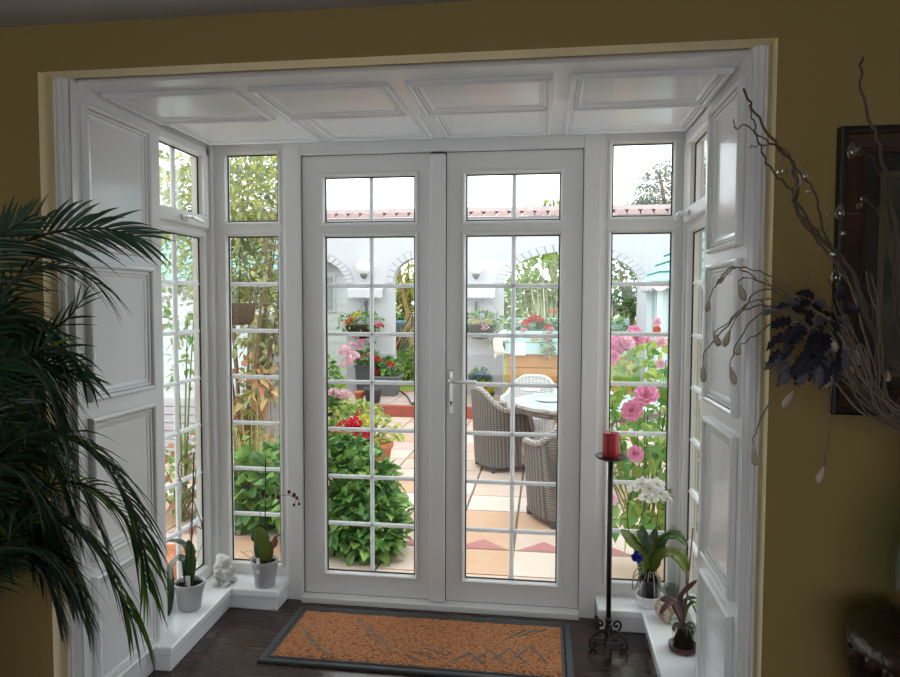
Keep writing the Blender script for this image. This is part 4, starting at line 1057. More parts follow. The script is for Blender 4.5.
# shared flower meshes
def flower_mesh(kind):
    b = MB()
    if kind == 'rose':
        for ring, (n, r, h, ln, wd) in enumerate(((5, .18, .0, .5, .5), (7, .3, -.1, .65, .6), (9, .34, -.25, .75, .62))):
            for k in range(n):
                a = 2 * pi * (k + .5 * ring) / n + rnd(-.1, .1); e = (.9, .45, .05)[ring]
                d = V((cos(a) * cos(e), sin(a) * cos(e), sin(e))); b.leaf(V((cos(a) * r * .3, sin(a) * r * .3, h * .4)), d, V((0, 0, 1)), ln, wd, -.18, .5, shape=[.4, .95, 1., .55])
    else:
        n = {'head': 46, 'ball': 70}[kind]
        for k in range(n):
            d = rdir(); d.z = abs(d.z) * (1 if kind == 'head' else .9) - (.25 if kind == 'ball' else .15); d.normalize()
            b.leaf(d * .62, d + rdir() * .5, rdir(), .42, .40, .0, .2, shape=[.5, 1., .5])
    m = b.build('flower', PINK); me = m.data; bpy.data.objects.remove(m); return me
FROSE, FHEAD, FBALL = flower_mesh('rose'), flower_mesh('head'), flower_mesh('ball')
FCACHE = {}
def flower(me, m, parent, c, s, nm='flower', rot=None):
    key = (me.name, m.name)
    if key not in FCACHE:
        q = me.copy(); q.materials.clear(); q.materials.append(m); FCACHE[key] = q
    return inst(nm, FCACHE[key], parent, c, s, rot or (rnd(-.3, .6), rnd(-.4, .4), rnd(0, 6.28)))


def cloud(b, c, r, n, ln, wd, shell=.45, droop=.25, nm=3, up=.2, shape=None, flat=False):
    """leaves through an ellipsoid, denser at the outside"""
    c = V(c)
    for k in range(n):
        d = rdir(); q = d * (shell + (1 - shell) * rnd(0, 1) ** .6)
        p = c + V((q.x * r[0], q.y * r[1], q.z * r[2]))
        dd = (d + rdir() * .9 + V((0, 0, up))).normalized()
        b.leaf(p, dd, V((0, 0, 1)) + rdir() * .7, ln * rnd(.6, 1.25), wd * rnd(.7, 1.2), droop, .3, mi=random.randrange(nm), shape=shape)
ROUND = [.45, .95, 1., .75, .2]
def twigs(b, base, c, r, n, rad=.006):
    for k in range(n):
        d = rdir(); e = V(c) + V((d.x * r[0], d.y * r[1], d.z * r[2])) * .8; m_ = V(base).lerp(e, .5) + V((0, 0, .08))
        b.tube(spline([V(base) + rdir() * .02, m_, e], 4), [rad * (1 - .08 * i) for i in range(9)], 5)
def planter(root, c, r0, r1, h, m, square=False, nm='pot'):
    b = MB()
    if square:
        k = [(-1, -1), (1, -1), (1, 1), (-1, 1)]; vs = []
        for r, z in ((r0, 0), (r1, h - .03), (r1 + .015, h - .03), (r1 + .015, h), (r1 - .02, h), (r1 - .03, h - .06)): vs += [(c[0] + x * r, c[1] + y * r, c[2] + z) for x, y in k]
        b.add(vs, [(i * 4 + j, i * 4 + (j + 1) % 4, (i + 1) * 4 + (j + 1) % 4, (i + 1) * 4 + j) for i in range(5) for j in range(4)] + [(3, 2, 1, 0), (20, 21, 22, 23)])
        b.build(nm, m, root)
    else:
        b.lathe([(0, 0), (r0, 0), (r1 * .98, h * .84), (r1 * 1.06, h * .85), (r1 * 1.08, h), (r1 * .95, h), (r1 * .9, h - .04), (0, h - .04)], c, 24); b.build(nm, m, root, smooth=True)

# hanging baskets
for px, py, cols, lab in ((361, 325, [(CORAL, 352, 320), (CORAL, 349, 323), (PALEPINK, 343, 325), (PINK, 378, 325), (RED, 381, 327), (PINK, 356, 338), (PINK, 362, 343), (PALEPINK, 352, 345), (PINK, 359, 348), (YELF, 357, 316), (PINK, 370, 336)], 'hanging basket with a coral flower and trailing pink blooms on the left pier'),
                          (480, 325, [(CORAL, 479, 325), (YELF, 474, 322), (PALEPINK, 485, 328), (YELF, 488, 322)], 'green hanging basket with few orange blooms on the right pier')):
    c = pY(px, py, GW - .30)
    t = thing('hanging_basket', lab, 'hanging basket', c, 'hanging baskets on the garden wall')
    b = MB(); b.lathe([(0, -.24), (.12, -.22), (.21, -.14), (.25, -.03), (.26, .0), (.24, .0), (.2, -.1), (0, -.12)], c, 22); b.build('basket', BASKET, t, smooth=True)
    b = MB(); cloud(b, c + V((0, 0, .04)), (.40, .26, .19), 360, .075, .04); cloud(b, c + V((.16, -.05, -.18)), (.14, .1, .16), 70, .06, .03); b.build('foliage', LEAF, t)
    for m, x, y in cols: flower(FHEAD, m, t, pY(x, y, c.y - .22), rnd(.05, .075))
    b = MB()
    for k in range(3): a = 2 * pi * k / 3 + .5; b.tube([c + V((.24 * cos(a), .22 * sin(a), 0)), V((c.x - .02, GW - .19, 1.44))], .004, 4)
    b.build('chain', MGREY, t)

# pots by the left pier, on the terrace
def potted(nm, lab, cat, px, py, z, r0, r1, h, m, fr, nleaf, ll, lw, flowers=(), sq=False, mats=LEAF, fh=None, grp=None, fk=FHEAD, shape=ROUND, fs=(.045, .065)):
    p = pZ(px, py, z); p = V((p.x, p.y, z))
    t = thing(nm, lab, cat, p, grp)
    planter(t, p, r0, r1, h, m, sq)
    b = MB(); c = p + V((0, 0, h + (fh if fh else fr[2] * .7))); cloud(b, c, fr, nleaf, ll, lw, shape=shape); b.build('foliage', mats, t)
    b = MB(); twigs(b, p + V((0, 0, h - .05)), c, fr, 9, .007); b.build('stem', STEMG, t)
    for mm, x, y in flowers: flower(fk, mm, t, pY(x, y, p.y - fr[1] * rnd(.5, .9)), rnd(*fs))
    return t, p
potted('geranium', 'red geranium in the large tapered grey planter on the terrace', 'potted plant', 388, 395, ZT, .145, .21, .33, MGREY, (.2, .18, .17), 170, .08, .08, [(RED, 377, 359), (RED, 375, 362), (CORAL, 380, 361), (RED, 389, 364), (CORAL, 392, 366), (RED, 377, 371), (RED, 375, 374)], True, grp='geraniums on the terrace')
stp = pZ(371, 396, ZT)
t, p = potted('geranium', 'coral geranium in a black pot raised up against the left pier', 'potted plant', 367, 394.5, ZT, .13, .16, .50, DGREY, (.2, .14, .15), 150, .075, .075, [(CORAL, 361, 358), (CORAL, 366, 357), (CORAL, 371, 356), (RED, 373, 360), (PINK, 358, 360)], True, grp='geraniums on the terrace')
p = pZ(359.5, 401.5, ZT); b = MB(); b.lathe([(0, 0), (.05, 0), (.075, .12), (.085, .122), (.088, .16), (.078, .16), (.07, .13), (0, .12)], (p.x, p.y, ZT), 20); b.box((0, 0, 0), (0, 0, 0)); b.v = b.v[:-8]; b.f = b.f[:-6]; b.m = b.m[:-6]
tp_ = b.build('flower_pot', TERRA, smooth=True); tag(origin_to(tp_, (p.x, p.y, ZT)), 'small empty terracotta pot beside the dark pots on the terrace', 'flower pot')
p = pZ(373, 402.5, ZT); b = MB(); b.lathe([(0, 0), (.10, 0), (.135, .18), (.145, .19), (.147, .225), (.13, .225), (.12, .19), (0, .18)], (p.x, p.y, ZT), 24)
tp_ = b.build('flower_pot', DGREY, smooth=True); tag(origin_to(tp_, (p.x, p.y, ZT)), 'empty dark round pot at the front of the terrace pots', 'flower pot')
# garden hose
b = MB(); b.tube(spline([pZ(x, y, ZT + .012) for x, y in ((392, 390), (400, 391), (407, 396), (411, 403), (413, 404.5))], 6) + [V((-2.0, 10.2, ZT + .012)), V((-1.2, 10.3, ZT + .012))], .012, 6)
hs = b.build('garden_hose', HOSE, smooth=True); tag(hs, 'dark garden hose curving over the terrace', 'hose')

# hydrangea and a dark pot of pink geraniums further forward on the left
p = pZ(338, 412, ZG); p = V((p.x - .05, p.y - .9, ZG))
hy = thing('hydrangea', 'hydrangea bush with three pale pink flower heads beside the left pier', 'shrub', p)
b = MB(); cloud(b, p + V((0, 0, .52)), (.42, .36, .48), 520, .12, .075, shape=ROUND); b.build('foliage', [LEAF[1], LEAF[0], VINE[1]], hy)
b = MB(); twigs(b, p, p + V((0, 0, .5)), (.4, .35, .45), 12, .01); b.build('stem', STEMG, hy)
for x, y, s in ((344.5, 352, .10), (353, 358, .10), (347, 364, .09)): flower(FBALL, PALEPINK, hy, pY(x, y, p.y - .35), s)
p = pZ(338, 440, ZG); p = V((p.x, p.y - .35, ZG))
gp = thing('geranium', 'geranium with two big pale pink heads in a tall dark planter', 'potted plant', p)
planter(gp, p, .12, .15, .40, DGREY, True)
b = MB(); cloud(b, p + V((0, 0, .5)), (.2, .17, .16), 130, .09, .09, shape=ROUND); b.build('foliage', LEAF, gp)
b = MB(); twigs(b, p + V((0, 0, .38)), p + V((0, 0, .62)), (.16, .12, .15), 8, .008); b.build('stem', STEMG, gp)
for x, y, s in ((334, 394, .075), (345, 396, .085)): flower(FBALL, PALEPINK, gp, pY(x, y, p.y - .15), s)

# the big ivy geranium bush right outside the left door
p = V((-1.32, 4.62, ZG))
bu = thing('leafy_bush', 'big glossy green bush with red flowers just outside the left door', 'bush', p)
b = MB()
for (dx, dy, dz, rx, ry, rz, n) in ((-.16, .05, .36, .48, .38, .36, 950), (.06, -.10, .22, .36, .30, .26, 420), (-.24, .1, .66, .32, .30, .16, 300), (.20, -.22, .13, .20, .2, .17, 170)):
    cloud(b, p + V((dx, dy, dz)), (rx, ry, rz), int(n * 1.5), .085, .066, shape=[.3, .95, 1., .6, .05], shell=.6)
b.build('foliage', LEAF, bu)
b = MB(); twigs(b, p, p + V((-.05, 0, .55)), (.5, .4, .5), 22, .011); b.build('stem', STEMG, bu)
for m, x, y, s in ((RED, 355, 424, .05), (RED, 351, 432, .055), (CORAL, 336, 431, .04), (RED, 368, 438, .045), (RED, 366, 434, .035), (RED, 343, 425, .035), (RED, 353, 429, .05)): flower(FHEAD, m, bu, pY(x, y, 4.35), s)
p = pZ(376, 474, ZG); p = V((p.x, p.y, ZG))
potted('marigold', 'terracotta pot of yellow-green trailing plant beside the big bush', 'potted plant', 374, 474, ZG, .13, .18, .32, TERRA, (.26, .2, .16), 130, .09, .05, [(YELF, 364, 420), (YELF, 372, 424)], mats=[VINE[0], LEAF[1], HEDGE[0]])
potted('trailing_plant', 'lime green trailing plant in a dark pot behind the big bush', 'potted plant', 354, 452, ZG, .16, .2, .30, DGREY, (.34, .24, .16), 200, .10, .055, [], mats=[HEDGE[0], LEAF[1], VINE[0]])

# timber planter with teal troughs
PY_ = 9.75
xa, xb = pY(502, 350, PY_).x, 1.20
zt0, zt1, zt2, zt3 = pY(530, 405, PY_).z, pY(530, 354, PY_).z, pY(530, 331, PY_).z, pY(530, 318, PY_ + .4).z
pl = thing('planter', 'raised orange timber planter with pale teal trough before the wide arch', 'planter', ((xa + xb) / 2, PY_ + .3, ZG))
b = MB(); nb = 5; hh = (zt1 - ZG) / nb
for k in range(nb): b.box((xa + .06, PY_ + rnd(-.004, .004), ZG + k * hh + .004), (xb, PY_ + .62, ZG + (k + 1) * hh - .004))
b.build('timber_board', PINE, pl, bevel=.006)
b = MB()
for z0, z1 in ((zt1, (zt1 + zt2) / 2 - .003), ((zt1 + zt2) / 2 + .003, zt2)): b.box((xa, PY_ - .06, z0), (xb, PY_ + .1, z1))
b.box((xa, PY_ - .06, zt1), (xa + .05, PY_ + .62, zt2)); b.build('trough', TEALP, pl, bevel=.005, label='pale teal painted trough')
b = MB(); b.box((xa + .05, PY_ + .36, zt2 - .05), (xb, PY_ + .40, zt3 + .0)); b.box((xa + .05, PY_ + .10, zt2 - .06), (xb, PY_ + .62, zt2 - .04)); b.build('back_trough', TEALP, pl, bevel=.005)
b = MB(); b.box((xa + .05, PY_ + .1, zt2 - .04), (xb - .02, PY_ + .6, zt2 - .02)); b.build('soil', SOIL, pl)
s0, s1 = pY(515.5, 342.5, PY_ - .075), pY(525.5, 355.5, PY_ - .075)
sg = thing('plaque', 'small white lettered plaque on the teal trough', 'sign', (s0.x, s0.y, s1.z))
b = MB(); b.box((s0.x, s0.y, s1.z), (s1.x, s0.y + .014, s0.z)); b.build('board', SIGNW, sg, bevel=.003)
b = MB(); hgt = s0.z - s1.z; wd = s1.x - s0.x
for row in range(4):    # lines of small handwriting
    z = s0.z - hgt * (.2 + .2 * row); x = s0.x + wd * (.14 + .05 * (row % 2))
    while x < s1.x - wd * .16:
        l = rnd(.008, .022); b.tube([(x, s0.y - .001, z), (x + l * .5, s0.y - .001, z + rnd(-.007, .007)), (x + l, s0.y - .001, z)], .0022, 4); x += l + rnd(.004, .009)
b.build('lettering', SCRIB, sg)
pc = [(RED, 527, 323), (RED, 531, 320), (RED, 534, 318), (CORAL, 525, 325), (RED, 541, 322), (RED, 538, 320), (RED, 548, 328), (PINK, 551, 330), (PALEPINK, 522, 324), (RED, 549, 336), (PINK, 547, 341), (PINK, 549, 351), (PINK, 546, 358), (YELF, 535, 340), (CORAL, 553, 312), (PINK, 524, 331)]
ger = thing('geranium', 'row of red geraniums and trailing pinks planted in the teal trough', 'potted plant', ((xa + xb) / 2, PY_ + .2, zt2 - .02))
b = MB()
for k in range(7): cloud(b, (xa + .2 + k * .23, PY_ + .18, zt2 + .07), (.17, .14, .10), 70, .07, .065, shape=ROUND)
cloud(b, pY(548, 345, PY_ - .12), (.10, .05, .2), 90, .05, .035); b.build('foliage', LEAF, ger)
for m, x, y in pc: flower(FHEAD, m, ger, pY(x, y, PY_ - .1 if y > 326 else PY_ + .05), rnd(.045, .065))
# strap-leaved clump growing behind it
def strapclump(nm, lab, base, n, h, spread, mats, wd=.035, cat='plant', drp=.35):
    t = thing(nm, lab, cat, base); b = MB()
    for k in range(n):
        a = rnd(0, 6.28); s = rnd(.05, 1) ** .7 * spread; d = V((cos(a) * s, sin(a) * s * .7, 1))
        b.leaf(V(base) + V((cos(a) * .12 * rnd(0, 1), sin(a) * .12 * rnd(0, 1), 0)), d, V((cos(a), sin(a), .2)), h * rnd(.6, 1.1), wd * rnd(.7, 1.2), drp * s * rnd(.4, 1.3), .3, mi=random.randrange(len(mats)), shape=[.7, 1., 1., .9, .7, .4, .05])
    b.build('blades', mats, t); return t
strapclump('bamboo', 'tall variegated strap-leaved clump behind the timber planter', V((.10, 10.75, ZT)), 210, 1.95, .62, BLADE, .045)
strapclump('bamboo', 'yellow-green strap-leaved clump seen through the right end of the wide arch', V((1.15, 12.4, -.07)), 150, 1.7, .45, [HEDGE[1], BLADE[0], HEDGE[0]], .04)
strapclump('cordyline', 'red-leaved cordyline seen through the narrow arch', pY(398, 318, 12.6) + V((-.06, 0, -.6)), 46, 1.05, .9, REDB + [BLADE[1]], .04)
strapclump('cordyline', 'spiky green cordyline left of the left pier', V((-3.95, 10.6, .25)), 70, 1.05, 1.2, [BLADE[1], BLADE[0]], .035)

# cream climbing cat ornament on the planter's end
cc = pY(499.5, 343, PY_ - .10)
pr = []
def cb(x, z, rx, ry, rz, r=0, dy=0.): pr.append((cc + V((x, dy, z)), (rx, ry, rz), (0, r, 0)))
cb(-.02, .0, .072, .055, .125, .10); cb(-.005, -.09, .075, .06, .07); cb(.045, .115, .062, .05, .048, .2); cb(.085, .105, .025, .03, .022); cb(.025, .160, .014, .012, .026, -.2); cb(.06, .162, .014, .012, .026, .2)
cb(.075, .045, .055, .022, .02, -.2, -.03); cb(.08, .055, .055, .022, .02, -.3, .03); cb(.045, -.125, .045, .035, .025, .2); cb(-.045, -.15, .02, .02, .08, .3)
ct = blob('cat_ornament', pr, IVORY, None, .010); tag(origin_to(ct, cc), 'cream cat ornament climbing the end of the teal trough', 'ornament')

# blue hydrangea and red bloom pots by the right pier
potted('hydrangea', 'blue-grey hydrangea in a dark pot at the foot of the right pier', 'potted plant', 480, 398, ZT, .13, .16, .22, DGREY, (.17, .14, .13), 90, .09, .07, [(HYD, 476, 376), (HYD, 482, 374), (HYD, 487, 378), (HYD, 473, 379), (HYD, 480, 379)], fk=FBALL, fh=.14, fs=(.07, .085))
potted('bedding_plant', 'low yellow-green plant with red blooms before the blue hydrangea', 'potted plant', 484, 402, ZT, .12, .15, .16, DGREY, (.2, .13, .09), 110, .07, .04, [(RED, 486, 386), (PINK, 482, 387), (YELF, 478, 390), (YELF, 490, 391)], mats=[VINE[0], LEAF[1], HEDGE[0]])

# wicker chairs round a glass-topped table
def chair_parts(root, wick, cushion):
    """built facing +Y about the origin of the root"""
    a, d = .30, .30; n = 56
    def hgt(ph):   # ph = 0 at the middle of the back
        q = abs(ph)
        if q < 1.9: return .64 + .22 * (.5 + .5 * cos(min(pi, q * 1.9)))
        return .64 - .21 * min(1, (q - 1.9) / .32)
    def plan(ph, k):
        e = .62; sx, sy = sin(ph), -cos(ph)
        return V((a * k * math.copysign(abs(sx) ** e, sx), d * k * math.copysign(abs(sy) ** e, sy), 0))
    b = MB(); vs = []; L = 7
    phs = [-pi + 2 * pi * i / n for i in range(n)]
    for ph in phs:
        h = hgt(ph)
        for j in range(L): t = j / (L - 1); vs.append(plan(ph, .88 + .14 * t * (h / .86)) + V((0, 0, .055 + (h - .055) * t)))
        for j in range(L): t = 1 - j / (L - 1); zz = .40 + (h - .40) * t; vs.append(plan(ph, .76 + .12 * t) + V((0, 0, max(zz, .40))))
    m = 2 * L
    b.add(vs, [(i * m + j, ((i + 1) % n) * m + j, ((i + 1) % n) * m + j + 1, i * m + j + 1) for i in range(n) for j in range(m - 1)])
    b.add([plan(ph, .88) + V((0, 0, .055)) for ph in phs], [tuple(reversed(range(n)))]); b.add([plan(ph, .77) + V((0, 0, .402)) for ph in phs], [tuple(range(n))])
    o = b.build('woven_shell', wick, None, smooth=True); o.parent = root
    b = MB(); rim = [plan(ph, .94 + .02 * hgt(ph)) + V((0, 0, hgt(ph))) for ph in phs if abs(ph) < 2.3]
    b.tube(rim, .028, 8); o = b.build('rolled_rim', WICKERL if wick is WICKER else wick, None, smooth=True); o.parent = root
    b = MB(); b.lathe([(0, .40), (.21, .40), (.235, .42), (.235, .45), (.21, .472), (0, .478)], (0, .0, 0), 24); o = b.build('seat_cushion', cushion, None, smooth=True); o.parent = root
    for sx in (-1, 1):
        for sy in (-1, 1):
            b = MB(); b.lathe([(0, 0), (.02, 0), (.024, .06), (0, .06)], (sx * .21, sy * .20, 0), 10); o = b.build('foot', DGREY, None); o.parent = root
            b = MB(); b.tube([(sx * .245, sy * .06 - .02, .60), (sx * .262, sy * .06 - .02, .40), (sx * .262, sy * .06 - .02, .25)], .006, 5)
    return root
def copy_tree(o, parent=None):
    c = o.copy(); COL.objects.link(c); c.parent = parent
    for ch in o.children: copy_tree(ch, c)
    return c
GRP = 'wicker chairs round the glass table'
e = pZ(513, 400, .54); TC = V((e.x + .72, e.y + .0, ZG))
ch = thing('wicker_chair', 'grey-brown wicker tub chair on the left of the glass table', 'chair', (-.415, 7.05, ZG), GRP); chair_parts(ch, WICKER, CUSH); ch.rotation_euler = (0, 0, radians(-62)); ch.scale = (1, 1, .96)
ch2 = copy_tree(ch); ch2.location = (.17, 5.42, ZG); ch2.scale = (1, 1, .96); ch2.rotation_euler = (0, 0, radians(28)); ch2['label'] = 'grey-brown wicker tub chair nearest the doors with its back turned'
chw = thing('wicker_chair', 'glare-paled wicker tub chair beyond the table in front of the planter', 'chair', (-.17, TC.y + 1.15, ZG), GRP); chair_parts(chw, WICKERGLARE, CUSH); chw.rotation_euler = (0, 0, radians(168)); chw.scale = (1, 1, .96)
c4 = copy_tree(chw); c4.location = (.55, TC.y + 1.32, ZG); c4.rotation_euler = (0, 0, radians(200)); c4['label'] = 'glare-paled wicker tub chair beyond the table toward its right end'
tb = thing('garden_table', 'round wicker garden table with a pale glass top', 'table', TC)
b = MB(); b.lathe([(0, .728), (.70, .728), (.703, .732), (.703, .738), (.70, .741), (0, .741)], TC, 56); b.build('glass_top', TABLEG, tb, smooth=False)
b = MB(); b.lathe([(.65, .655), (.70, .655), (.71, .68), (.705, .72), (.70, .727), (.65, .727), (.65, .655)], TC, 56); b.build('woven_apron', WICKER, tb, smooth=True)
b = MB(); pts = [TC + V((.715 * cos(2 * pi * k / 64), .715 * sin(2 * pi * k / 64), .722)) for k in range(65)]; b.tube(pts, .022, 8); b.build('rolled_edge', WICKERL, tb, smooth=True)
b = MB(); b.lathe([(0, 0), (.27, 0), (.28, .02), (.22, .30), (.22, .45), (.30, .655), (0, .655)], TC, 28); b.build('woven_pedestal', WICKER, tb, smooth=True)
for px, py, r, lab in ((531, 391, .11, 'pale patterned plate on the left of the glass table'), (549, 401, .13, 'white oval dish near the front of the glass table')):
    c = pZ(px, py, ZG + .742); b = MB(); b.lathe([(0, 0), (r * .6, 0), (r, .016), (r, .02), (r * .62, .006), (0, .005)], (c.x, c.y, ZG + .742), 26)
    o = b.build('plate', CHINA, smooth=True); tag(origin_to(o, (c.x, c.y, ZG + .742)), lab, 'plate', 'plates on the glass table')

# rose bush right of the doors
p = V((.62, 4.30, ZG))
rs = thing('rose_bush', 'tall rose bush with ruffled pink roses outside the right front window', 'rose bush', p)
b = MB()
for (dx, dy, dz, rx, ry, rz, n) in ((0, 0, .95, .42, .34, .42, 330), (.02, .05, .55, .38, .32, .40, 260), (.05, .1, 1.28, .40, .3, .18, 150), (.22, -.05, .75, .28, .28, .5, 140)):
    cloud(b, p + V((dx, dy, dz)), (rx, ry, rz), n, .10, .06, shape=[.25, .9, 1., .55, .04], shell=.35)
b.build('foliage', [LEAF[0], LEAF[1], HEDGE[0]], rs)
b = MB(); twigs(b, p, p + V((0, 0, .95)), (.42, .35, .55), 20, .009); b.build('stem', STEMG, rs)
for m, x, y, s, Y in ((PINK, 621, 345, .062, 4.2), (PINK, 613, 350, .06, 4.2), (PINK, 617, 341, .05, 4.3), (PALEPINK, 628, 343, .055, 4.2), (PINK, 636, 338, .06, 4.25), (PINK, 634, 332, .05, 4.3), (PINK, 612, 357, .05, 4.1), (PALEPINK, 648, 340, .035, 4.3), (PALEPINK, 661, 342, .045, 4.3), (PALEPINK, 657, 322, .035, 4.4), (CORAL, 657, 330, .03, 4.4), (PALEPINK, 660, 364, .035, 4.2),
                      (PINK, 646.5, 395, .080, 3.95), (PINK, 632, 411, .07, 3.95), (PINK, 638, 404, .045, 4.0), (PINK, 636, 454, .055, 3.9), (PALEPINK, 612, 500, .04, 3.9)):
    flower(FROSE, m, rs, pY(x, y, Y), s, rot=(radians(rnd(40, 80)), rnd(-.3, .3), rnd(-.4, .4)))
p = V((1.35, 4.6, ZG))
rs2 = thing('rose_bush', 'smaller rose bush outside the right side window', 'rose bush', p)
b = MB(); cloud(b, p + V((0, 0, .6)), (.42, .4, .6), 380, .10, .06, shape=[.25, .9, 1., .55, .04]); b.build('foliage', LEAF, rs2)
b = MB(); twigs(b, p, p + V((0, 0, .6)), (.4, .35, .55), 12, .009); b.build('stem', STEMG, rs2)
for k in range(6): flower(FROSE, PALEPINK, rs2, p + V((rnd(-.35, .2), -.35, rnd(.4, 1.15))), .05, rot=(1.2, 0, rnd(-.5, .5)))

# summerhouse with a stepped turquoise roof, on the right
GZ = V((2.62, 9.25, ZG)); GR = 1.42
gz = thing('summerhouse', 'pale blue summerhouse with a stepped turquoise board roof at the right', 'summerhouse', GZ)
n8 = 8; rot8 = pi / 8
def octring(b, prof, mi=0):
    vs = [];
    for r, z in prof:
        for j in range(n8): a = rot8 + 2 * pi * j / n8; vs.append((GZ.x + r * cos(a), GZ.y + r * sin(a), z))
    b.add(vs, [(i * n8 + j, i * n8 + (j + 1) % n8, (i + 1) * n8 + (j + 1) % n8, (i + 1) * n8 + j) for i in range(len(prof) - 1) for j in range(n8)], mi)
EZ = pY(640, 284, GZ.y).z
b = MB(); rows = 13
for k in range(rows):
    r0, r1 = GR * (1 - k / rows) + .03, GR * (1 - (k + 1) / rows); z0 = EZ + k * .125; octring(b, [(r0, z0), (r0, z0 + .022)], 1); octring(b, [(r0, z0 + .022), (r1 + .01, z0 + .135)], 0)
octring(b, [(GR + .03, EZ), (0.01, EZ)], 1); b.build('roof', [TEALR, TEALD], gz, label='stepped turquoise boards')
b = MB()
for j in range(n8):
    a0, a1 = rot8 + 2 * pi * j / n8, rot8 + 2 * pi * (j + 1) / n8
    A0, A1 = V((GZ.x + GR * cos(a0), GZ.y + GR * sin(a0), EZ)), V((GZ.x + GR * cos(a1), GZ.y + GR * sin(a1), EZ)); vs = []; m = 40
    for k in range(m + 1): q = A0.lerp(A1, k / m); vs += [q + V((0, 0, .01)), q + V((0, 0, -.06 - .045 * abs(sin(pi * 5 * k / m))))]
    b.add(vs, [(2 * k, 2 * k + 2, 2 * k + 3, 2 * k + 1) for k in range(m)])
o = b.build('scalloped_fascia', GWALL, gz); so = o.modifiers.new('thick', 'SOLIDIFY'); so.thickness = .02
R2 = GR - .14
for j in range(n8):
    a = rot8 + 2 * pi * j / n8; c = V((GZ.x + R2 * cos(a), GZ.y + R2 * sin(a), 0)); M = Matrix.Translation(c) @ Matrix.Rotation(a, 4, 'Z')
    b = MB(); b.box((-.05, -.06, ZG), (.05, .06, EZ), 0, M); b.build('post', PALEB, gz)
    a2 = a + 2 * pi / n8; A0, A1 = c, V((GZ.x + R2 * cos(a2), GZ.y + R2 * sin(a2), 0)); mid = (A0 + A1) / 2; am = (a + a2) / 2; M = Matrix.Translation(mid) @ Matrix.Rotation(am, 4, 'Z'); hw = (A1 - A0).length / 2 - .05
    b = MB(); b.box((-.02, -hw, ZG), (.02, hw, ZG + .75), 0, M); b.box((-.025, -hw, ZG + .75), (.03, hw, ZG + .80), 0, M); b.box((-.02, -hw, EZ - .1), (.02, hw, EZ), 0, M); b.box((-.02, -.025, ZG + .8), (.02, .025, EZ - .1), 0, M); b.build('wall_panel', PALEB, gz)
    b = MB(); m = 24; vs = []
    for k in range(m + 1): y = -hw + 2 * hw * k / m; x = -.08 + .015 * sin(k * 1.7); vs += [M @ V((x, y, ZG + .8)), M @ V((x, y, EZ - .08))]
    b.add(vs, [(2 * k, 2 * k + 2, 2 * k + 3, 2 * k + 1) for k in range(m)]); b.build('curtain', CURT, gz, smooth=True, label='grey curtain behind the window')
    b = MB(); b.box((-.004, -hw, ZG + .8), (.004, hw, EZ - .1), 0, M); b.build('window_pane', GLASS, gz)

# added shed with turquoise boards, standing in for a reflection in the side window
SX0, SX1, SY0, SY1 = -4.9, -3.02, 7.0, 8.6
sh = thing('reflection_shed', 'added white shed with a turquoise roof standing in for a side-window reflection', 'shed', ((SX0 + SX1) / 2, (SY0 + SY1) / 2, ZG))
z1_ = pY(185, 282, SY0).z; z2_ = pY(185, 238, SY0 + .3).z
b = MB(); b.box((SX0, SY0, ZG), (SX1, SY1, z1_)); b.build('shed_wall', SHEDW, sh)
b = MB(); k_ = 9
for k in range(k_):
    za, zb_ = z1_ - .03 + (z2_ - z1_ + .03) * k / k_, z1_ - .03 + (z2_ - z1_ + .03) * (k + 1) / k_
    ya = SY0 - .06 + .035 * k
    b.add([(SX0 - .08, ya - .016, za), (SX1 + .06, ya - .016, za), (SX1 + .06, ya + .02, zb_ + .006), (SX0 - .08, ya + .02, zb_ + .006), (SX0 - .08, ya + .03, za), (SX1 + .06, ya + .03, za)], [(0, 1, 2, 3)], 0)
    b.add([(SX0 - .08, ya - .016, za), (SX0 - .08, ya + .03, za), (SX1 + .06, ya + .03, za), (SX1 + .06, ya - .016, za)], [(0, 1, 2, 3)], 1)
b.box((SX0 - .08, SY0 + .26, z1_ - .03), (SX1 + .06, SY1, z2_ - .01), 0); b.build('board_roof', [TEALR, TEALD], sh)
b = MB()
for xx in (SX0 + .15, SX0 + .75, SX0 + 1.3):
    b.box((xx, SY0 - .025, .55), (xx + .5, SY0, .60)); b.box((xx, SY0 - .025, 1.25), (xx + .5, SY0, 1.30)); b.box((xx, SY0 - .025, .55), (xx + .04, SY0, 1.3)); b.box((xx + .46, SY0 - .025, .55), (xx + .5, SY0, 1.3))
    b.box((xx + .04, SY0 - .008, .6), (xx + .46, SY0 - .003, 1.25), 1)
b.build('shed_window', [GWALL, PALEB], sh)
b = MB()
for k in range(7): b.box((SX0 - .02, SY0 - .03 - .0, ZG + .02 + .09 * k), (SX1 + .01, SY0, ZG + .10 + .09 * k))
b.build('clapboard', GWALLLOW, sh)

# grey panel fence and what climbs over it
f0, f1 = V((-2.98, 6.85, ZG)), V((pY(312, 400, 6.85).x, 6.85, ZG))
fn = thing('panel_fence', 'weathered grey board fence behind the left front window', 'fence', ((f0.x + f1.x) / 2, 6.85, ZG))
ft = pY(250, 322, 6.85).z
b = MB(); x = f0.x
while x < f1.x - .05: b.box((x, 6.85 + rnd(0, .006), ZG), (x + .142, 6.872, ft + rnd(-.01, .01))); x += .15
b.build('board', FENCE, fn)
for z in (ZG + .25, (ft + ZG) / 2 + .1, ft - .15):
    b = MB(); b.box((f0.x, 6.815, z - .035), (f1.x, 6.85, z + .035)); b.build('rail', FENCE, fn)
for xx in (f0.x, f1.x - .02):
    b = MB(); b.box((xx - .04, 6.80, ZG), (xx + .04, 6.90, ft + .05)); b.build('post', FENCE, fn)

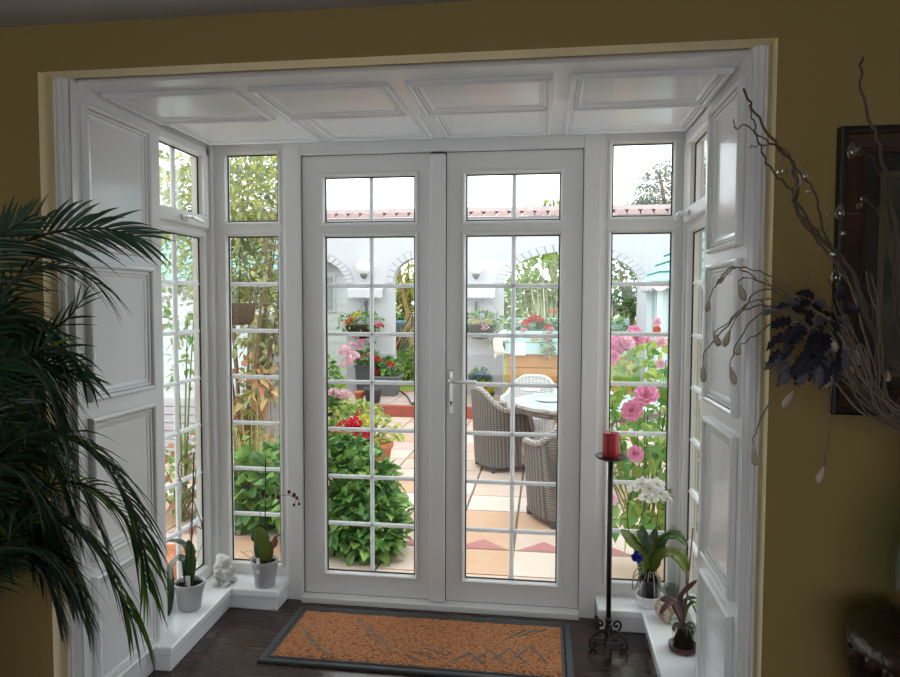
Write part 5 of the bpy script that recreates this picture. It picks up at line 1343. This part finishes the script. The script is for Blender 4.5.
p = V((-2.62, 5.75, ZG))
tr = thing('climber', 'tall yellowish climber filling the top of the left front window', 'climbing plant', p)
b = MB()
for (dx, dy, dz, rx, ry, rz, n) in ((0, 0, 2.6, .52, .45, .55, 2800), (-.05, 0, 2.0, .52, .42, .40, 1800), (.18, .05, 1.6, .34, .3, .4, 800), (.24, .1, 1.2, .22, .2, .4, 320), (-.85, .1, 2.5, .5, .4, .6, 1300)):
    cloud(b, p + V((dx, dy, dz)), (rx, ry, rz), n, .075, .036, shell=.2, shape=[.25, .9, .9, .5, .04])
b.build('foliage', VINE, tr)
b = MB(); twigs(b, p, p + V((0, 0, 2.2)), (.6, .45, .8), 26, .014); b.build('stem', BARK, tr)
c = pY(241, 310, 5.2)
hb = thing('hanging_basket', 'empty brown wicker hanging basket under the climber', 'hanging basket', c)
b = MB(); b.lathe([(0, -.12), (.07, -.115), (.10, -.08), (.115, .03), (.12, .055), (.108, .055), (.10, .0), (0, -.04)], c, 22); b.build('basket', mat('brown_wicker', (.13, .085, .055), .8, .2, var=.35, scale=40, bump=1, bscale=90), hb, smooth=True)
b = MB()
for k in range(3): a = 2 * pi * k / 3; b.tube([c + V((.11 * cos(a), .11 * sin(a), .05)), c + V((0, 0, .50))], .004, 4)
b.build('chain', STAKE, hb)
def shrub(nm, lab, p, blobs, mats, ll, lw, cat='shrub', shape=None, shell=.3, st=10, stm=STEMG, droop=.25):
    p = V(p); t = thing(nm, lab, cat, p); b = MB(); z = 0
    for (dx, dy, dz, rx, ry, rz, n) in blobs: cloud(b, p + V((dx, dy, dz)), (rx, ry, rz), n, ll, lw, shell=shell, shape=shape, nm=len(mats), droop=droop); z = max(z, dz)
    b.build('foliage', mats, t)
    b = MB(); bl = blobs[0]; twigs(b, p, p + V(bl[:3]), bl[3:6], st, .01); b.build('stem', stm, t)
    return t
c = pY(240, 388, 5.6); shrub('autumn_shrub', 'rust and gold leaved shrub in front of the grey fence', (c.x, c.y, ZG), [(-.02, 0, c.z - ZG, .30, .26, .30, 170), (.22, 0, c.z - ZG + .06, .22, .2, .2, 60), (0, 0, .5, .35, .3, .3, 120)], AUT, .11, .06)
c = pY(252, 440, 5.2); strapclump('feather_grass', 'straw-coloured feathery grass below the autumn shrub', V((c.x, c.y, ZG)), 260, 1.0, .85, STRAW, .014, 'grass', .7)
c = pY(258, 490, 4.9); shrub('leafy_plant', 'round-leaved green plant behind the purple-budded orchid', (c.x, c.y, ZG), [(.0, 0, c.z - ZG - .02, .36, .26, .34, 330), (.05, 0, .22, .3, .22, .2, 120)], LEAF, .115, .095, 'plant', ROUND)
c = pY(180, 500, 5.0); shrub('leafy_plant', 'low reddish green plant outside the left side window', (c.x, c.y, ZG), [(0, 0, .30, .42, .3, .25, 300), (.15, .2, .5, .3, .25, .2, 120)], [LEAF[1], AUT[0], VINE[1]], .09, .05, 'plant')
c = pY(180, 316, 4.9); shrub('white_shrub', 'slim plant with pale flower heads outside the left side window', (c.x, c.y, ZG), [(0, 0, c.z - ZG, .20, .18, .24, 110), (.08, 0, c.z - ZG - .35, .14, .14, .2, 40)], [VINE[1], VINE[2], LEAF[0]], .09, .045, 'shrub', st=3)
p = pZ(160, 592, ZG); p = V((p.x, p.y, ZG)); b = MB(); b.lathe([(0, 0), (.11, 0), (.16, .17), (.18, .18), (.185, .22), (.165, .22), (.155, .18), (0, .17)], p, 28); o = b.build('flower_pot', TERRA, smooth=True); tag(origin_to(o, p), 'big terracotta pot outside the left side window', 'flower pot')

# trees and hedging beyond the garden wall
def tree(nm, lab, p, trunk, crown, mats, ll, n, cat='tree', shell=.45):
    p = V(p); t = thing(nm, lab, cat, p); b = MB()
    for (dx, dy, dz, rx, ry, rz, w_) in crown: cloud(b, p + V((dx, dy, dz)), (rx, ry, rz), int(n * w_), ll, ll * .55, shell=shell, nm=len(mats))
    b.build('crown', mats, t)
    b = MB(); h = crown[0][2]; b.tube(spline([p, p + V((trunk * .5, 0, h * .4)), p + V((crown[0][0], 0, h))], 5), [trunk * (1 - .05 * i) for i in range(11)], 8)
    for k in range(6): d = rdir(); b.tube([p + V((crown[0][0] * .6, 0, h * .6)), p + V(crown[0][:3]) + V((d.x * crown[0][3], d.y * crown[0][4], d.z * crown[0][5])) * .8], [trunk * .4, trunk * .15], 6)
    b.build('trunk', BARK, t, smooth=True); return t
c = pY(668, 190, 17); tree('tree', 'large greyish tree above the wall in the right upper window', (c.x + .2, 17, -.07), .22, [(0, 0, 4.0, 1.0, .9, .95, 1), (-.7, 0, 3.45, .75, .7, .55, .6), (.9, 0, 4.1, .9, .8, 1.0, .8), (-1.25, -.2, 3.1, .4, .4, .3, .2), (.3, 0, 3.1, 1.2, .8, .6, .6)], TREEG, .10, 3600)
c = pY(553, 210, 16); tree('tree', 'small pale tree peeping over the wall above the wide arch', (c.x, 16, -.07), .12, [(0, 0, 3.55, .55, .45, .32, 1), (-.35, 0, 3.3, .3, .3, .2, .3), (.1, 0, 2.9, .5, .4, .5, .5)], [HEDGE[0], TREEG[0]], .13, 500)
c = pY(545, 270, 13.2); tree('tree', 'green tree seen through the wide arch', (c.x - .1, 13.2, -.07), .12, [(.1, 0, 2.0, .75, .6, .55, 1), (-.35, 0, 1.6, .6, .5, .4, .6), (.6, 0, 1.5, .5, .5, .5, .5)], [HEDGE[0], VINE[1], LEAF[1]], .14, 900)
c = pY(620, 285, 13.6); tree('tree', 'dark evergreen seen through the right end of the wide arch', (c.x + .15, 13.6, -.07), .14, [(0, 0, 1.95, .6, .5, .6, 1), (.1, 0, 1.2, .6, .5, .6, .8)], [HEDGE[2], LEAF[2], LEAF[0]], .14, 700)
c = pY(405, 300, 13.5); tree('tree', 'yellow-leaved tree with bare trunks seen through the narrow arch', (c.x + .05, 13.5, -.07), .09, [(0, 0, 2.15, .7, .5, .5, 1), (.2, 0, 1.6, .5, .4, .35, .4)], [HEDGE[1], HEDGE[0], VINE[0]], .13, 700)
c = pY(412, 320, 13.2); b = MB(); b.tube(spline([V((c.x, c.y, -.07)), V((c.x - .03, c.y, .9)), V((c.x - .22, c.y, 1.9)), V((c.x - .3, c.y, 2.5))], 5), [.055 - .0015 * i for i in range(16)], 8); o = b.build('leaning_tree', TANBARK, smooth=True); tag(origin_to(o, (c.x, c.y, -.07)), 'bare brown leaning tree seen through the narrow arch', 'tree')
c = pY(405, 308, 16); tree('evergreen', 'dark round evergreen far behind the narrow arch', (c.x, 16, -.07), .1, [(0, 0, 1.35, .6, .5, .55, 1), (0, 0, .8, .6, .5, .5, .6)], [HEDGE[2], LEAF[2], LEAF[0]], .15, 600)
c = pY(405, 319, 14.6); b = MB(); b.lathe([(0, 0), (.62, 0), (.66, .05), (.66, 1.08), (.69, 1.10), (.69, 1.16), (.62, 1.16), (.6, 1.02), (0, 1.0)], (c.x, 14.6, -.07), 32); o = b.build('water_butt', BLUEW, smooth=True); tag(origin_to(o, (c.x, 14.6, -.07)), 'round blue tub on the lawn behind the narrow arch', 'tub')
c = pY(404, 350, 13.0); shrub('border_plant', 'bright green leafy border plant on the lawn behind the narrow arch', (c.x, c.y, -.07), [(0, 0, .35, .5, .4, .35, 260), (.3, 0, .45, .4, .3, .3, 140)], [HEDGE[0], LEAF[1], LEAF[0]], .13, .08, 'plant')
hl = MB(); hx = -7.0
while hx < -3.9: cloud(hl, (hx, 9.55, 1.2), (.55, .4, 1.5), 420, .13, .05, shell=.5, nm=3); cloud(hl, (hx + .2, 9.6, 2.9), (.5, .4, .7), 330, .13, .05, shell=.5, nm=3); hx += .45
o = hl.build('tall_hedge', [VINE[1], HEDGE[2], VINE[2]]); tag(o, 'tall grey-green hedge behind the stand-in shed', 'hedge'); o['kind'] = 'stuff'
hx = -13.5; k = 0
hd_ = MB()
while hx < 8:
    cloud(hd_, (hx, rnd(19.5, 21), rnd(.9, 1.4)), (1.3, .9, 1.3), 240, .28, .17, nm=3); hx += 1.0
o = hd_.build('hedge', [HEDGE[0], HEDGE[2], LEAF[1]]); tag(o, 'long garden hedge closing the view behind the arches', 'hedge'); o['kind'] = 'stuff'
# pale clapboard outbuilding behind the left arch
ob = thing('outbuilding', 'pale clapboard outbuilding seen through the left arch', 'shed', (-5.4, 14.2, -.07))
b = MB()
for k in range(16): b.box((-7.0, 13.4 - .0, -.07 + k * .15), (-3.95, 13.43, .07 + k * .15))
b.box((-6.98, 13.42, -.07), (-3.97, 15.2, 2.3)); b.build('clapboard_wall', SHEDW, ob)
b = MB(); b.box((-4.75, 13.37, 1.3), (-4.15, 13.41, 2.05), 0); b.box((-4.70, 13.36, 1.35), (-4.20, 13.375, 2.0), 1); b.build('outbuilding_window', [GWALL, CURT], ob)
b = MB(); b.add([(-7.2, 13.2, 2.3), (-3.8, 13.2, 2.3), (-3.8, 15.4, 2.75), (-7.2, 15.4, 2.75), (-7.2, 13.2, 2.24), (-3.8, 13.2, 2.24), (-3.8, 15.4, 2.69), (-7.2, 15.4, 2.69)], [(0, 1, 2, 3), (7, 6, 5, 4), (0, 4, 5, 1), (1, 5, 6, 2), (2, 6, 7, 3), (3, 7, 4, 0)]); b.build('roof', MGREY, ob)

# ------------------------------------------------------------------ light and camera
w = bpy.data.worlds.new('World'); SC.world = w; w.use_nodes = True
bg = w.node_tree.nodes['Background']; bg.inputs[0].default_value = (.93, .96, 1, 1); bg.inputs[1].default_value = 3.2
cd_ = bpy.data.cameras.new('Camera'); cam = bpy.data.objects.new('Camera', cd_); COL.objects.link(cam); SC.camera = cam
cd_.sensor_width = 36; cd_.sensor_fit = 'HORIZONTAL'; cd_.lens = FPX * 36 / 900; cd_.clip_start = .05; cd_.clip_end = 200
R = Matrix((RT, UP, -FW)).transposed().to_4x4(); cam.matrix_world = Matrix.Translation(CAM) @ R
SC.view_settings.view_transform = 'Standard'; SC.view_settings.look = 'None'; SC.view_settings.gamma = 1; SC.view_settings.exposure = 0.0
SC.view_settings.use_curve_mapping = False
SC.cycles.max_bounces = 10; SC.cycles.diffuse_bounces = 6; SC.cycles.transparent_max_bounces = 24; SC.cycles.sample_clamp_indirect = 6
SC.cycles.use_denoising = True
